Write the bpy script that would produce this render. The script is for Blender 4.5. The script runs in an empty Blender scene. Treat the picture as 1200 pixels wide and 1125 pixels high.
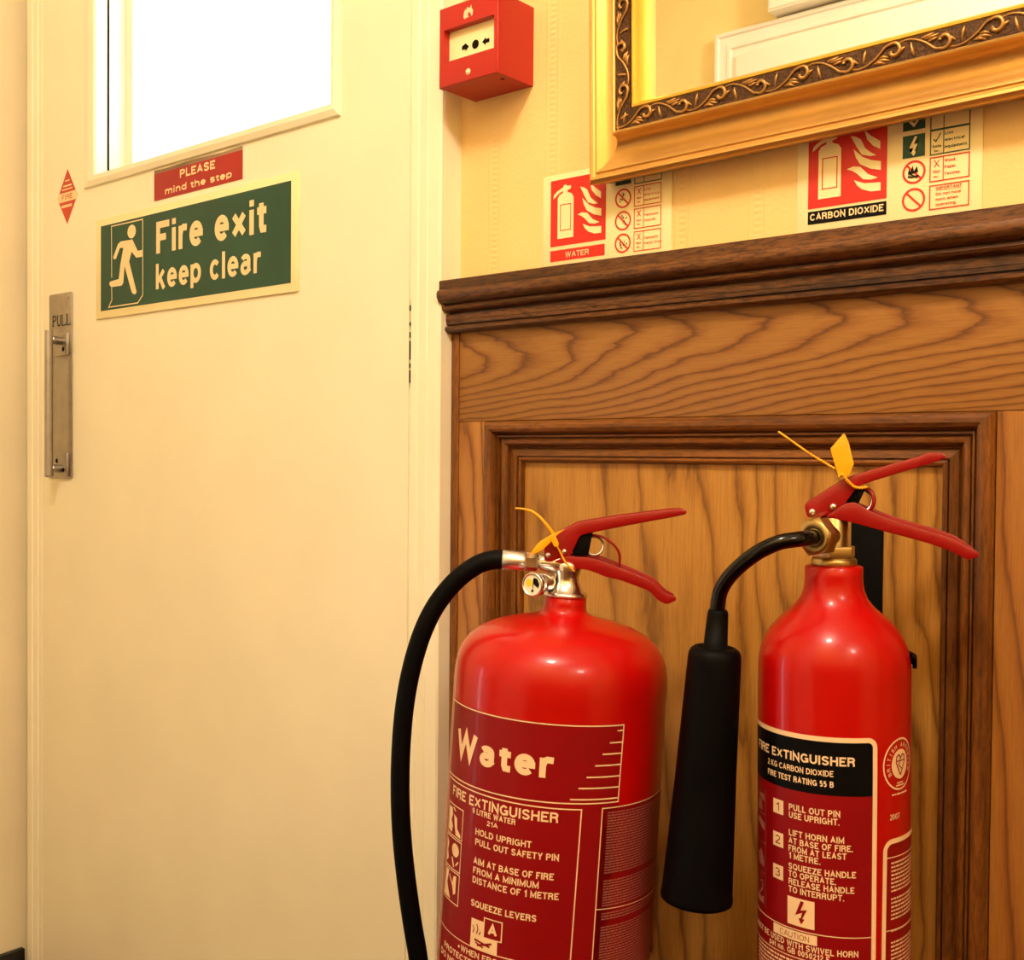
import bpy, bmesh, math, random
from mathutils import Vector, Matrix
sc = bpy.context.scene
COL = sc.collection
random.seed(4)
PI = math.pi
sin, cos = math.sin, math.cos

# ------------------------------------------------------------------ camera, world, lamps, exposure
cam = bpy.data.objects.new('camera', bpy.data.cameras.new('camera'))
COL.objects.link(cam)
cam.data.sensor_fit = 'HORIZONTAL'
cam.data.sensor_width = 36.0
cam.data.lens = 36.0 * 1300.0 / 1200.0
cam.data.clip_start = .02
cam.matrix_world = Matrix(((0.7661, -0.0190, 0.6425, 0.0), (0.6427, 0.0095, -0.7660, -0.9), (0.0085, 0.9998, 0.0195, 1.0), (0, 0, 0, 1)))
sc.camera = cam

w = bpy.data.worlds.new('world'); sc.world = w; w.use_nodes = True
w.node_tree.nodes['Background'].inputs['Color'].default_value = (.86, .92, 1.0, 1)
w.node_tree.nodes['Background'].inputs['Strength'].default_value = 5.0

def point_light(name, loc, energy, color, radius):
    l = bpy.data.lights.new(name, 'POINT'); l.energy = energy; l.color = color; l.shadow_soft_size = radius
    o = bpy.data.objects.new(name, l); COL.objects.link(o); o.location = loc
    return o
WARM = (1.0, .868, .72)
point_light('ceiling_lamp_light', (-.16, -1.0, 2.24), 36, WARM, .10)
point_light('ceiling_lamp_light.001', (1.25, -1.1, 2.24), 26, WARM, .14)

vs = sc.view_settings
vs.view_transform = 'Standard'; vs.look = 'None'; vs.gamma = 1.0; vs.use_curve_mapping = False
vs.exposure = 0.2

# ------------------------------------------------------------------ helpers
def lin(h):
    h = h.lstrip('#'); o = []
    for i in (0, 2, 4):
        c = int(h[i:i+2], 16) / 255
        o.append(c / 12.92 if c <= .04045 else ((c + .055) / 1.055) ** 2.4)
    return (*o, 1)

def base_mat(name):
    m = bpy.data.materials.new(name); m.use_nodes = True
    return m, m.node_tree, m.node_tree.nodes['Principled BSDF']

def N(nt, kind, **kw):
    n = nt.nodes.new(kind)
    for k, v in kw.items(): setattr(n, k, v)
    return n

def math_node(nt, op, a, b=None, c=None):
    n = N(nt, 'ShaderNodeMath', operation=op)
    for i, v in enumerate((a, b, c)):
        if v is None: continue
        if isinstance(v, (int, float)): n.inputs[i].default_value = v
        else: nt.links.new(v, n.inputs[i])
    return n.outputs[0]

def noise(nt, vec, scale, detail=3, rough=.5):
    n = N(nt, 'ShaderNodeTexNoise'); nt.links.new(vec, n.inputs['Vector'])
    n.inputs['Scale'].default_value = scale; n.inputs['Detail'].default_value = detail; n.inputs['Roughness'].default_value = rough
    return n.outputs['Fac']

def ramp(nt, fac, stops, interp='LINEAR'):
    n = N(nt, 'ShaderNodeValToRGB'); n.color_ramp.interpolation = interp
    e = n.color_ramp.elements
    while len(e) < len(stops): e.new(.5)
    for x, (p, c) in zip(e, stops): x.position = p; x.color = c
    nt.links.new(fac, n.inputs['Fac'])
    return n.outputs['Color']

def mix(nt, fac, a, b, mode='MIX'):
    n = N(nt, 'ShaderNodeMix', data_type='RGBA', blend_type=mode)
    for i, v in ((0, fac), (6, a), (7, b)):
        if isinstance(v, (int, float)): n.inputs[i].default_value = v
        elif isinstance(v, tuple): n.inputs[i].default_value = v
        else: nt.links.new(v, n.inputs[i])
    return n.outputs[2]

def bump(nt, b, height, strength, dist=.001):
    n = N(nt, 'ShaderNodeBump'); n.inputs['Strength'].default_value = strength; n.inputs['Distance'].default_value = dist
    nt.links.new(height, n.inputs['Height']); nt.links.new(n.outputs['Normal'], b.inputs['Normal'])

def coords(nt): return N(nt, 'ShaderNodeTexCoord').outputs['Object']

def scaled(nt, vec, s, loc=(0, 0, 0)):
    n = N(nt, 'ShaderNodeMapping'); nt.links.new(vec, n.inputs['Vector'])
    n.inputs['Scale'].default_value = s; n.inputs['Location'].default_value = loc
    return n.outputs[0]

def paint(name, hexcol, rough=.5, metal=0, coat=0, mottle=.06, bump_s=0, bump_scale=300, spec=.5):
    m, nt, b = base_mat(name)
    c = lin(hexcol)
    v = coords(nt)
    f = noise(nt, v, 9, 4)
    dark = tuple(x * (1 - mottle) for x in c[:3]) + (1,)
    lite = tuple(min(1, x * (1 + mottle)) for x in c[:3]) + (1,)
    nt.links.new(ramp(nt, f, [(.3, dark), (.7, lite)]), b.inputs['Base Color'])
    b.inputs['Roughness'].default_value = rough; b.inputs['Metallic'].default_value = metal
    b.inputs['Coat Weight'].default_value = coat; b.inputs['Coat Roughness'].default_value = .05
    b.inputs['Specular IOR Level'].default_value = spec
    if bump_s: bump(nt, b, noise(nt, v, bump_scale, 3), bump_s)
    return m

def oak(name, along, cross, k=12.5, c2=625.0, centre=0.0, lin_c=0.0, wob=1.0, wfreq=9.0, pale='#bb8039', mid='#a56a2b', dark='#6a3d16', seed=0.0, pit=.35):
    """Oak: growth rings cut as parabolas (cathedral grain) with ragged dark edges and open pores along the grain."""
    m, nt, b = base_mat(name)
    v = coords(nt)
    sep = N(nt, 'ShaderNodeSeparateXYZ'); nt.links.new(v, sep.inputs[0])
    A, Cc = sep.outputs['XYZ'.index(along)], sep.outputs['XYZ'.index(cross)]
    d = math_node(nt, 'SUBTRACT', Cc, centre)
    t = math_node(nt, 'MULTIPLY_ADD', math_node(nt, 'MULTIPLY', d, d), c2, math_node(nt, 'MULTIPLY', A, k))
    t = math_node(nt, 'MULTIPLY_ADD', d, lin_c, t)
    s = [0, 0, 0]; s['XYZ'.index(along)] = .45; s['XYZ'.index(cross)] = 2.2; s[1] = 1.0
    vv = scaled(nt, v, tuple(s), (seed, seed * .7, seed * 1.3))
    n1 = noise(nt, vv, wfreq, 2); n2 = noise(nt, vv, wfreq * 7, 3, .6)
    t = math_node(nt, 'MULTIPLY_ADD', math_node(nt, 'SUBTRACT', n1, .5), 5.0 * wob, t)
    t = math_node(nt, 'MULTIPLY_ADD', math_node(nt, 'SUBTRACT', n2, .5), .62 * wob, t)
    fr = math_node(nt, 'FRACT', t)
    s2 = [0, 0, 0]; s2['XYZ'.index(along)] = 28; s2['XYZ'.index(cross)] = 900; s2[1] = 300
    pore = noise(nt, scaled(nt, v, tuple(s2)), 1.0, 3, .7)
    col = ramp(nt, fr, [(0.0, lin(dark)), (.16, lin(mid)), (.42, lin(pale)), (.74, lin(pale)), (.92, lin(mid)), (1.0, lin(dark))])
    s3 = [0, 0, 0]; s3['XYZ'.index(along)] = 2.5; s3['XYZ'.index(cross)] = 14; s3[1] = 3
    tone = noise(nt, scaled(nt, v, tuple(s3), (seed, 0, 3)), 1.0, 3)
    col = mix(nt, math_node(nt, 'MULTIPLY', tone, .45), col, lin(mid), 'MIX')
    pm = ramp(nt, pore, [(.36, (.45, .38, .33, 1)), (.56, (1, 1, 1, 1))])
    col = mix(nt, pit, col, pm, 'MULTIPLY')
    nt.links.new(col, b.inputs['Base Color'])
    b.inputs['Roughness'].default_value = .42; b.inputs['Specular IOR Level'].default_value = .35
    bump(nt, b, pore, .18, .0006)
    return m

def streaky(name, along, pale='#8a521b', dark='#42220a', pits=.5, seed=0, rough=.38):
    """Oak moulding: streaks along its length with dark pores and grime."""
    m, nt, b = base_mat(name)
    v = coords(nt)
    i = 'XYZ'.index(along)
    s = [60, 60, 60]; s[i] = 3
    f = noise(nt, scaled(nt, v, tuple(s), (seed, seed, seed)), 1.0, 4, .6)
    s = [420, 420, 420]; s[i] = 70
    g = noise(nt, scaled(nt, v, tuple(s)), 1.0, 3, .7)
    col = ramp(nt, f, [(.25, lin(dark)), (.6, lin(pale))])
    col = mix(nt, pits, col, ramp(nt, g, [(.40, (.25, .18, .14, 1)), (.55, (1, 1, 1, 1))]), 'MULTIPLY')
    nt.links.new(col, b.inputs['Base Color'])
    b.inputs['Roughness'].default_value = rough; b.inputs['Specular IOR Level'].default_value = .4
    bump(nt, b, g, .25, .0006)
    return m

def metal(name, hexcol, rough=.3, aniso_scale=0):
    m, nt, b = base_mat(name)
    v = coords(nt); f = noise(nt, v, 40, 3)
    c = lin(hexcol)
    nt.links.new(ramp(nt, f, [(.3, tuple(x * .82 for x in c[:3]) + (1,)), (.7, c)]), b.inputs['Base Color'])
    b.inputs['Metallic'].default_value = 1; b.inputs['Roughness'].default_value = rough
    if aniso_scale: bump(nt, b, noise(nt, scaled(nt, v, (aniso_scale, aniso_scale, 4)), 1, 2), .05)
    return m

def link(o, parent=None):
    COL.objects.link(o)
    if parent: o.parent = parent
    return o

def obj(name, bm, mat, parent=None, smooth=None):
    """One mesh object out of a bmesh; smooth = angle in degrees below which edges are shaded smooth."""
    if smooth is not None:
        for f in bm.faces: f.smooth = True
        for e in bm.edges:
            if len(e.link_faces) == 2 and e.calc_face_angle(0) > math.radians(smooth): e.smooth = False
    me = bpy.data.meshes.new(name); bm.to_mesh(me); bm.free()
    for m in (mat if isinstance(mat, (list, tuple)) else [mat]): me.materials.append(m)
    return link(bpy.data.objects.new(name, me), parent)

def empty(name, loc=(0, 0, 0)):
    o = bpy.data.objects.new(name, None); COL.objects.link(o); o.location = loc; o.empty_display_size = .05
    return o

def tag(o, label, cat, group=None):
    o['label'] = label; o['category'] = cat
    if group: o['group'] = group
    return o

def structure(o, label=None):
    o['kind'] = 'structure'
    if label: o['label'] = label
    return o

def add_box(bm, x0, x1, y0, y1, z0, z1, bevel=0.0, seg=2):
    r = bmesh.ops.create_cube(bm, size=1.0)
    vs_ = r['verts']
    for v in vs_:
        v.co = Vector((x0 + (v.co.x + .5) * (x1 - x0), y0 + (v.co.y + .5) * (y1 - y0), z0 + (v.co.z + .5) * (z1 - z0)))
    if bevel:
        es = list({e for v in vs_ for e in v.link_edges})
        bmesh.ops.bevel(bm, geom=es, offset=bevel, segments=seg, profile=.5, affect='EDGES')
    return bm

def box(name, x0, x1, y0, y1, z0, z1, mat, parent=None, bevel=0.0):
    return obj(name, add_box(bmesh.new(), x0, x1, y0, y1, z0, z1, bevel), mat, parent, 40 if bevel else None)

def add_holed(bm, outer, inner, y0, y1, back=True):
    """A slab in the xz plane between y0 (front) and y1 with a rectangular hole."""
    def ring(r, y): return [bm.verts.new((a, y, b)) for a, b in ((r[0], r[2]), (r[1], r[2]), (r[1], r[3]), (r[0], r[3]))]
    of, inf, ob, inb = ring(outer, y0), ring(inner, y0), ring(outer, y1), ring(inner, y1)
    for i in range(4):
        j = (i + 1) % 4
        bm.faces.new((of[i], of[j], inf[j], inf[i]))
        if back: bm.faces.new((ob[j], ob[i], inb[i], inb[j]))
        bm.faces.new((of[j], of[i], ob[i], ob[j]))
        bm.faces.new((inf[i], inf[j], inb[j], inb[i]))
    return bm

def lathe(bm, prof, segs=64, mtx=None, a0=0, a1=2 * PI):
    full = abs(a1 - a0 - 2 * PI) < 1e-6
    n = segs if full else segs + 1
    rings = []
    for r, z in prof:
        if r < 1e-7: rings.append([bm.verts.new((0, 0, z))] * n)
        else: rings.append([bm.verts.new((r * cos(a0 + (a1 - a0) * i / segs), r * sin(a0 + (a1 - a0) * i / segs), z)) for i in range(n)])
    new = {v for r in rings for v in r}
    for p, q in zip(rings, rings[1:]):
        for i in range(segs):
            j = (i + 1) % n
            f = []
            for v in (p[i], p[j], q[j], q[i]):
                if v not in f: f.append(v)
            if len(f) > 2: bm.faces.new(f)
    if mtx is not None:
        for v in new: v.co = mtx @ v.co
    return bm

def axis_mtx(loc, direction):
    """Matrix that takes the local z axis onto direction at loc."""
    return Matrix.Translation(Vector(loc)) @ Vector(direction).to_track_quat('Z', 'Y').to_matrix().to_4x4()

def smooth_path(pts, n=6):
    pts = [Vector(p) for p in pts]; out = []
    for i in range(len(pts) - 1):
        p0 = pts[max(i - 1, 0)]; p1 = pts[i]; p2 = pts[i + 1]; p3 = pts[min(i + 2, len(pts) - 1)]
        for k in range(n):
            t = k / n
            out.append(.5 * ((2 * p1) + (p2 - p0) * t + (2 * p0 - 5 * p1 + 4 * p2 - p3) * t * t + (3 * p1 - p0 - 3 * p2 + p3) * t ** 3))
    out.append(pts[-1])
    return out

def tube(bm, pts, rad, segs=12, flat=1.0, cap=True, flat_dir=None):
    """Sweep a round (or flattened) section along pts; rad is a number or a function of 0..1."""
    pts = [Vector(p) for p in pts]; rings = []
    nrm = None
    for i, p in enumerate(pts):
        t = (pts[min(i + 1, len(pts) - 1)] - pts[max(i - 1, 0)]).normalized()
        if flat_dir is not None:
            nrm = Vector(flat_dir); nrm = (nrm - t * nrm.dot(t)).normalized()
        elif nrm is None:
            nrm = t.orthogonal().normalized()
        else:
            nrm = (nrm - t * nrm.dot(t)).normalized()
        b = t.cross(nrm)
        r = rad(i / (len(pts) - 1)) if callable(rad) else rad
        rings.append([bm.verts.new(p + nrm * (r * flat * cos(2 * PI * k / segs)) + b * (r * sin(2 * PI * k / segs))) for k in range(segs)])
    for p, q in zip(rings, rings[1:]):
        for k in range(segs): bm.faces.new((p[k], p[(k + 1) % segs], q[(k + 1) % segs], q[k]))
    if cap:
        bm.faces.new(rings[0][::-1]); bm.faces.new(rings[-1])
    return bm

def plate_poly(bm, pts, y0, y1, bevel=0.0):
    """Outline in the xz plane given thickness from y0 to y1."""
    a = [bm.verts.new((x, y0, z)) for x, z in pts]; b = [bm.verts.new((x, y1, z)) for x, z in pts]
    n = len(pts); fs = [bm.faces.new(a), bm.faces.new(b[::-1])]
    for i in range(n): fs.append(bm.faces.new((a[(i + 1) % n], a[i], b[i], b[(i + 1) % n])))
    bmesh.ops.recalc_face_normals(bm, faces=fs)
    if bevel:
        es = list({e for f in fs[:2] for e in f.edges})
        r = bmesh.ops.bevel(bm, geom=es, offset=bevel, segments=2, profile=.5, affect='EDGES', clamp_overlap=True)
    bmesh.ops.triangulate(bm, faces=[f for f in bm.faces if len(f.verts) > 4])
    return bm

def rounded(pts, r=.0015, n=3):
    """Round the corners of an outline."""
    P = [Vector(p) for p in pts]; out = []
    for i, p in enumerate(P):
        a = P[i - 1] - p; b = P[(i + 1) % len(P)] - p
        d = min(r, a.length * .45, b.length * .45)
        s, e = p + a.normalized() * d, p + b.normalized() * d
        for k in range(n + 1):
            t = k / n
            out.append(tuple(s * (1 - t) ** 2 + p * 2 * t * (1 - t) + e * t * t))
    return out

def hexagon(r, rot=0): return [(r * cos(rot + k * PI / 3), r * sin(rot + k * PI / 3)) for k in range(6)]

# ---- flat print: shapes in millimetres laid on a plane or bent round a cylinder
def _ell(cx, cy, rx, ry, a0, a1, n=10):
    return [(cx + rx * cos(math.radians(a0 + (a1 - a0) * k / n)), cy + ry * sin(math.radians(a0 + (a1 - a0) * k / n))) for k in range(n + 1)]
def _s(top, mid, x=1.0):
    q = [(.97, .80), (.82, .95), (.5, 1), (.18, .95), (.02, .77), (.14, .60), (.5, .50), (.86, .40), (.98, .23), (.82, .05), (.5, 0), (.18, .05), (.02, .20)]
    return [(p.x * x, p.y * top) for p in smooth_path([(a, b_, 0) for a, b_ in q], 3)]
H_ = .71                                                             # x-height
def _bowl(r=0): return _ell(.5, H_ / 2, .5, H_ / 2, r, r + 360, 22)
# grotesque lettering drawn with strokes: character -> (width, centre lines), height 1 = capitals
GLYPH = {
 'A': (.86, [[(0, 0), (.5, 1), (1, 0)], [(.17, .32), (.83, .32)]]), 'B': (.80, [[(.5, 0), (0, 0), (0, 1), (.5, 1)], _ell(.5, .765, .42, .235, 90, -90), [(0, .53), (.5, .53)], _ell(.5, .265, .5, .265, 90, -90)]),
 'C': (.86, [_ell(.52, .5, .52, .5, 38, 322, 20)]), 'D': (.84, [[(.4, 0), (0, 0), (0, 1), (.4, 1)] + _ell(.4, .5, .6, .5, 90, -90, 14)[1:]]), 'E': (.72, [[(1, 0), (0, 0), (0, 1), (1, 1)], [(0, .52), (.9, .52)]]),
 'F': (.68, [[(0, -.09), (0, 1), (1, 1)], [(0, .50), (.85, .50)]]), 'G': (.90, [_ell(.5, .5, .5, .5, 40, 350, 20), [(.55, .46), (1, .46), (1, -.05)]]), 'H': (.82, [[(0, -.09), (0, 1.09)], [(1, -.09), (1, 1.09)], [(0, .53), (1, .53)]]),
 'I': (.22, [[(.5, -.09), (.5, 1.09)]]), 'K': (.84, [[(0, -.09), (0, 1.09)], [(1, 1.07), (.05, .38)], [(.36, .62), (1, -.07)]]), 'L': (.66, [[(0, 1.09), (0, 0), (1, 0)]]),
 'M': (.98, [[(0, -.09), (0, 1), (.5, .12), (1, 1), (1, -.09)]]), 'N': (.82, [[(0, -.09), (0, 1), (1, 0), (1, 1.09)]]), 'O': (.92, [_ell(.5, .5, .5, .5, 0, 360, 26)]), 'P': (.78, [[(0, -.09), (0, 1), (.5, 1)], _ell(.5, .73, .5, .27, 90, -90), [(0, .46), (.5, .46)]]),
 'Q': (.92, [_ell(.5, .5, .5, .5, 0, 360, 26), [(.6, .3), (1, -.05)]]), 'R': (.83, [[(0, -.09), (0, 1), (.5, 1)], _ell(.5, .755, .45, .245, 90, -90), [(0, .51), (.5, .51)], [(.5, .51), (.82, .45), (.9, .25), (.95, -.09)]]), 'S': (.78, [_s(1, .5)]),
 'T': (.76, [[(0, 1), (1, 1)], [(.5, -.09), (.5, 1)]]), 'U': (.82, [[(0, 1.09), (0, .35)] + _ell(.5, .35, .5, .35, 180, 360, 12)[1:] + [(1, 1.09)]]), 'V': (.84, [[(0, 1.07), (.5, 0), (1, 1.07)]]), 'W': (1.2, [[(0, 1.07), (.25, .03), (.5, 1), (.75, .03), (1, 1.07)]]),
 'X': (.84, [[(0, 0), (1, 1)], [(0, 1), (1, 0)]]), 'Y': (.82, [[(0, 1.07), (.5, .42), (1, 1.07)], [(.5, .45), (.5, -.09)]]), 'Z': (.74, [[(0, 1), (1, 1), (0, 0), (1, 0)]]), '0': (.64, [_ell(.5, .5, .5, .5, 0, 360, 24)]), '1': (.42, [[(0, .72), (.6, .92), (1, 1), (1, -.09)]]),
 '2': (.64, [_ell(.5, .72, .48, .28, 165, -25, 12) + [(.05, .05)], [(0, 0), (1, 0)]]), '3': (.64, [_ell(.48, .76, .44, .24, 160, -90, 12), _ell(.48, .27, .5, .27, 90, -160, 12)]), '5': (.64, [[(.92, 1), (.14, 1), (.06, .52)], _ell(.47, .32, .5, .32, 140, -150, 14)]),
 '7': (.6, [[(0, 1), (1, 1), (.35, -.06)]]), '9': (.64, [_ell(.5, .68, .48, .32, 0, 360, 20), [(.98, .68), (.95, .3), (.7, .02), (.4, 0), (.08, .18)]]),
 'a': (.64, [_ell(.45, .54, .43, .17, 160, 0, 8) + [(.87, .1), (1, 0)], _ell(.43, .19, .43, .20, 55, 340, 16), [(.87, .42), (.5, .38)]]), 'b': (.68, [[(0, -.09), (0, 1.09)], _bowl()]), 'c': (.62, [_ell(.52, H_ / 2, .52, H_ / 2, 40, 320, 18)]), 'd': (.68, [[(1, -.09), (1, 1.09)], _bowl()]),
 'e': (.66, [[(.02, .36), (1, .36)], _ell(.5, H_ / 2, .5, H_ / 2, 0, 318, 20)]), 'f': (.42, [[(.5, -.09), (.5, .8), (.62, .97), (1, 1)], [(0, .68), (1, .68)]]), 'g': (.68, [[(1, .79), (1, -.1), (.75, -.26), (.4, -.26), (.1, -.18)], _bowl()]), 'h': (.64, [[(0, -.09), (0, 1.09)], [(0, .48), (.2, .66), (.55, .72), (.9, .62), (1, .42), (1, -.09)]]),
 'i': (.22, [[(.5, -.09), (.5, .78)], [(.5, .9), (.5, 1.09)]]), 'k': (.66, [[(0, -.09), (0, 1.09)], [(.95, .76), (.05, .24)], [(.38, .44), (1, -.07)]]), 'l': (.22, [[(.5, -.09), (.5, 1.09)]]),
 'm': (1.0, [[(0, -.09), (0, .78)], [(0, .5), (.12, .66), (.28, .71), (.45, .63), (.5, .42), (.5, -.09)], [(.5, .5), (.62, .66), (.78, .71), (.95, .63), (1, .42), (1, -.09)]]), 'n': (.64, [[(0, -.09), (0, .78)], [(0, .48), (.2, .66), (.55, .72), (.9, .62), (1, .42), (1, -.09)]]), 'o': (.68, [_bowl()]),
 'p': (.68, [[(0, -.33), (0, .78)], _bowl()]), 'q': (.68, [[(1, -.33), (1, .78)], _bowl()]), 'r': (.42, [[(0, -.09), (0, .78)], [(0, .42), (.25, .64), (.6, .70), (1, .68)]]), 's': (.62, [_s(H_, .35)]), 't': (.40, [[(.42, .95), (.42, .15), (.6, .01), (1, 0)], [(0, .68), (1, .68)]]),
 'u': (.64, [[(1, -.09), (1, .78)], [(1, .24), (.8, .06), (.45, 0), (.1, .08), (0, .28), (0, .78)]]), 'v': (.64, [[(0, .76), (.5, 0), (1, .76)]]), 'w': (.9, [[(0, .76), (.25, .03), (.5, .70), (.75, .03), (1, .76)]]), 'y': (.64, [[(0, .76), (.5, 0)], [(1, .76), (.4, -.26), (.1, -.26)]]), 'x': (.66, [[(0, 0), (1, .70)], [(0, .70), (1, 0)]]), '.': (.22, [[(.5, -.09), (.5, .09)]]), ',': (.22, [[(.5, -.2), (.5, .09)]]), ':': (.22, [[(.5, -.09), (.5, .09)], [(.5, .5), (.5, .68)]]),
}

class Print:
    def __init__(self): self.bm = bmesh.new(); self.k = 0
    def up(self):                                                    # each shape lies a few microns above the one before it
        self.k = (self.k + 1) % 14
        return self.k * 6e-6
    def poly(self, pts):
        h = self.up()
        f = self.bm.faces.new([self.bm.verts.new((x, z, h)) for x, z in pts])
        bmesh.ops.triangulate(self.bm, faces=[f]); return self
    def rect(self, x0, x1, z0, z1): return self.poly([(x0, z0), (x1, z0), (x1, z1), (x0, z1)])
    def line(self, pts, wd, closed=False):
        P = [Vector(p) for p in pts]; n = len(P); L, R = [], []
        for i in range(n):
            a = P[i] - P[i - 1] if (i or closed) else P[1] - P[0]
            b = P[(i + 1) % n] - P[i] if (i < n - 1 or closed) else a
            a, b = a.normalized(), b.normalized()
            m = Vector((-(a + b).y, (a + b).x)); m = m.normalized() if m.length > 1e-6 else Vector((-a.y, a.x))
            q = wd / 2 / max(.35, m.dot(Vector((-a.y, a.x))))
            L.append(P[i] + m * q); R.append(P[i] - m * q)
        h = self.up()
        vl = [self.bm.verts.new((p.x, p.y, h)) for p in L]; vr = [self.bm.verts.new((p.x, p.y, h)) for p in R]
        for i in range(n if closed else n - 1):
            j = (i + 1) % n; self.bm.faces.new((vl[i], vr[i], vr[j], vl[j]))
        return self
    def disc(self, x, z, r, rz=None, n=28): return self.poly([(x + r * cos(2 * PI * k / n), z + (rz or r) * sin(2 * PI * k / n)) for k in range(n)])
    def ring(self, x, z, r, wd, rz=None, n=36): return self.line([(x + r * cos(2 * PI * k / n), z + (rz or r) * sin(2 * PI * k / n)) for k in range(n)], wd, True)
    def text(self, body, x0, z0, cap, x1=None, bold=.19, rot=None):
        adv = []; x = 0
        for ch in body:
            if ch == ' ': x += .44; adv.append(None); continue
            wd = GLYPH[ch][0]; adv.append(x); x += wd + .13
        k = (x1 - x0) / (x - .13) if x1 is not None else cap
        t = bold * cap
        for ch, a in zip(body, adv):
            if a is None: continue
            wd, strokes = GLYPH[ch]; wmm = wd * k
            for st in strokes:
                pts = []
                for sx, sz in st:
                    p = (x0 + a * k + t / 2 + sx * max(wmm - t, .001), z0 + t / 2 + sz * (cap - t))
                    if sz < -.05 and sz > -.15: p = (p[0], z0)
                    if sz > 1.05: p = (p[0], z0 + cap)
                    if rot:
                        dx, dz = p[0] - rot[0], p[1] - rot[1]
                        p = (rot[0] + dx * cos(rot[2]) - dz * sin(rot[2]), rot[1] + dx * sin(rot[2]) + dz * cos(rot[2]))
                    if not pts or (Vector(p) - Vector(pts[-1])).length > 1e-4: pts.append(p)
                if len(pts) > 2 and (Vector(pts[0]) - Vector(pts[-1])).length < 1e-4: self.line(pts[:-1], t, True)
                else:
                    for e, q, (sx, _) in ((0, 1, st[0]), (-1, -2, st[-1])):          # level strokes reach the edge of the letter
                        d = Vector(pts[e]) - Vector(pts[q])
                        if abs(sx - .5) > .499 and not rot and abs(d.x) > 3 * abs(d.y): pts[e] = (pts[e][0] + math.copysign(t / 2, d.x), pts[e][1])
                    self.line(pts, t)
        return self
    def dashes(self, x0, x1, z1, z0, pitch, h, seed=1, gap=.5, skip=()):
        rg = random.Random(seed); z = z1
        while z - h > z0:
            x = x0; end = x1 - rg.random() * (x1 - x0) * .12
            while x < end:
                wl = rg.uniform(1.2, 5.0)
                if not any(a < z < b for a, b in skip): self.rect(x, min(x + wl, end), z - h, z)
                x += wl + gap
            z -= pitch
        return self
    def _face(self, nrm):
        self.bm.normal_update()
        for f in self.bm.faces:
            if f.normal.dot(nrm) < 0: f.normal_flip()
    def bent(self, name, mat, parent, R, lift, step=4.0):
        """Bend round a cylinder of radius R (m) standing on the local origin, x = 0 facing local -y."""
        bm = self.bm
        xs = [v.co.x for v in bm.verts]
        s = math.ceil(min(xs) / step) * step
        while s < max(xs):
            bmesh.ops.bisect_plane(bm, geom=bm.verts[:] + bm.edges[:] + bm.faces[:], plane_co=(s + .013, 0, 0), plane_no=(1, 0, 0), dist=1e-5)
            s += step
        self._face(Vector((0, 0, 1)))
        for v in bm.verts:
            a = v.co.x / 1000 / R; h = v.co.y / 1000
            r = R + lift + v.co.z; v.co = Vector((r * sin(a), -r * cos(a), h))
        for f in bm.faces: f.smooth = True
        return obj(name, bm, mat, parent)

# ------------------------------------------------------------------ materials
M = {}
M['wall'] = paint('yellow_wallpaper_plain', '#fbe294', .75, mottle=.03, bump_s=.3, bump_scale=220)
M['side_wall'] = paint('cream_side_wall', '#ebddb8', .8, mottle=.03, bump_s=.2, bump_scale=150)
M['ceiling'] = paint('white_ceiling', '#f4ecdc', .9, mottle=.02)
M['carpet'] = paint('dark_red_carpet', '#4a1712', .95, mottle=.3, bump_s=.6, bump_scale=500)
M['door'] = paint('cream_door_paint', '#f4ebcb', .42, mottle=.025, bump_s=.05, bump_scale=120)
M['gloss'] = paint('cream_gloss_paint', '#f7efd0', .35, mottle=.03, bump_s=.06, bump_scale=90)
M['white_gloss'] = paint('white_gloss_paint', '#fbf3dc', .35, mottle=.02)
M['black_skirting'] = paint('black_skirting_paint', '#0c0808', .4)
M['red_body'] = paint('red_enamel', '#b20603', .30, coat=.22, mottle=.10, spec=.28)
M['red_lever'] = paint('red_lever_coating', '#900407', .36, coat=.2, spec=.4, mottle=.08)
M['red_plastic'] = paint('red_plastic', '#b41e14', .45, mottle=.05)
M['red_print'] = paint('red_print', '#d22413', .5, mottle=.03)
M['red_sticker'] = paint('red_sticker', '#a4100b', .45, mottle=.12)
M['faded_red'] = paint('faded_red_sticker', '#c8452c', .6, mottle=.15)
M['label_red'] = paint('dark_red_label', '#860309', .45, coat=.06, spec=.25, mottle=.06)
M['cream_print'] = paint('cream_print', '#f1cfa2', .5, mottle=.03)
M['dim_print'] = paint('fine_print', '#a8645a', .5)
M['pale_print'] = paint('pale_lettering', '#f4d6a0', .5, mottle=.03)
M['sign_cream'] = paint('cream_sign_board', '#f7e7ae', .45, mottle=.02)
M['sign_green'] = paint('green_sign_ink', '#0f4530', .5, mottle=.15)
M['black_print'] = paint('black_print', '#030304', .5, spec=.15)
M['black_rubber'] = paint('black_rubber', '#020203', .6, spec=.1)
M['black_plastic'] = paint('black_plastic', '#020203', .55, spec=.1)
M['black_gloss'] = paint('black_gloss_tube', '#040304', .14, spec=.35)
M['black_steel'] = paint('black_steel', '#020202', .6, spec=.1)
M['yellow_plastic'] = paint('yellow_plastic', '#f5ad08', .4, mottle=.08)
M['yellow_dot'] = paint('yellow_print', '#f0c818', .5)
M['glue'] = paint('old_glue_residue', '#8a6f55', .8, mottle=.4)
M['chrome'] = metal('nickel_plate', '#e4e2df', .22)
M['ferrule'] = metal('aluminium_ferrule', '#f0f0f0', .32)
M['brass'] = metal('dull_brass', '#c2a468', .34)
M['steel'] = metal('brushed_steel', '#b5aea4', .42, 300)
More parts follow.
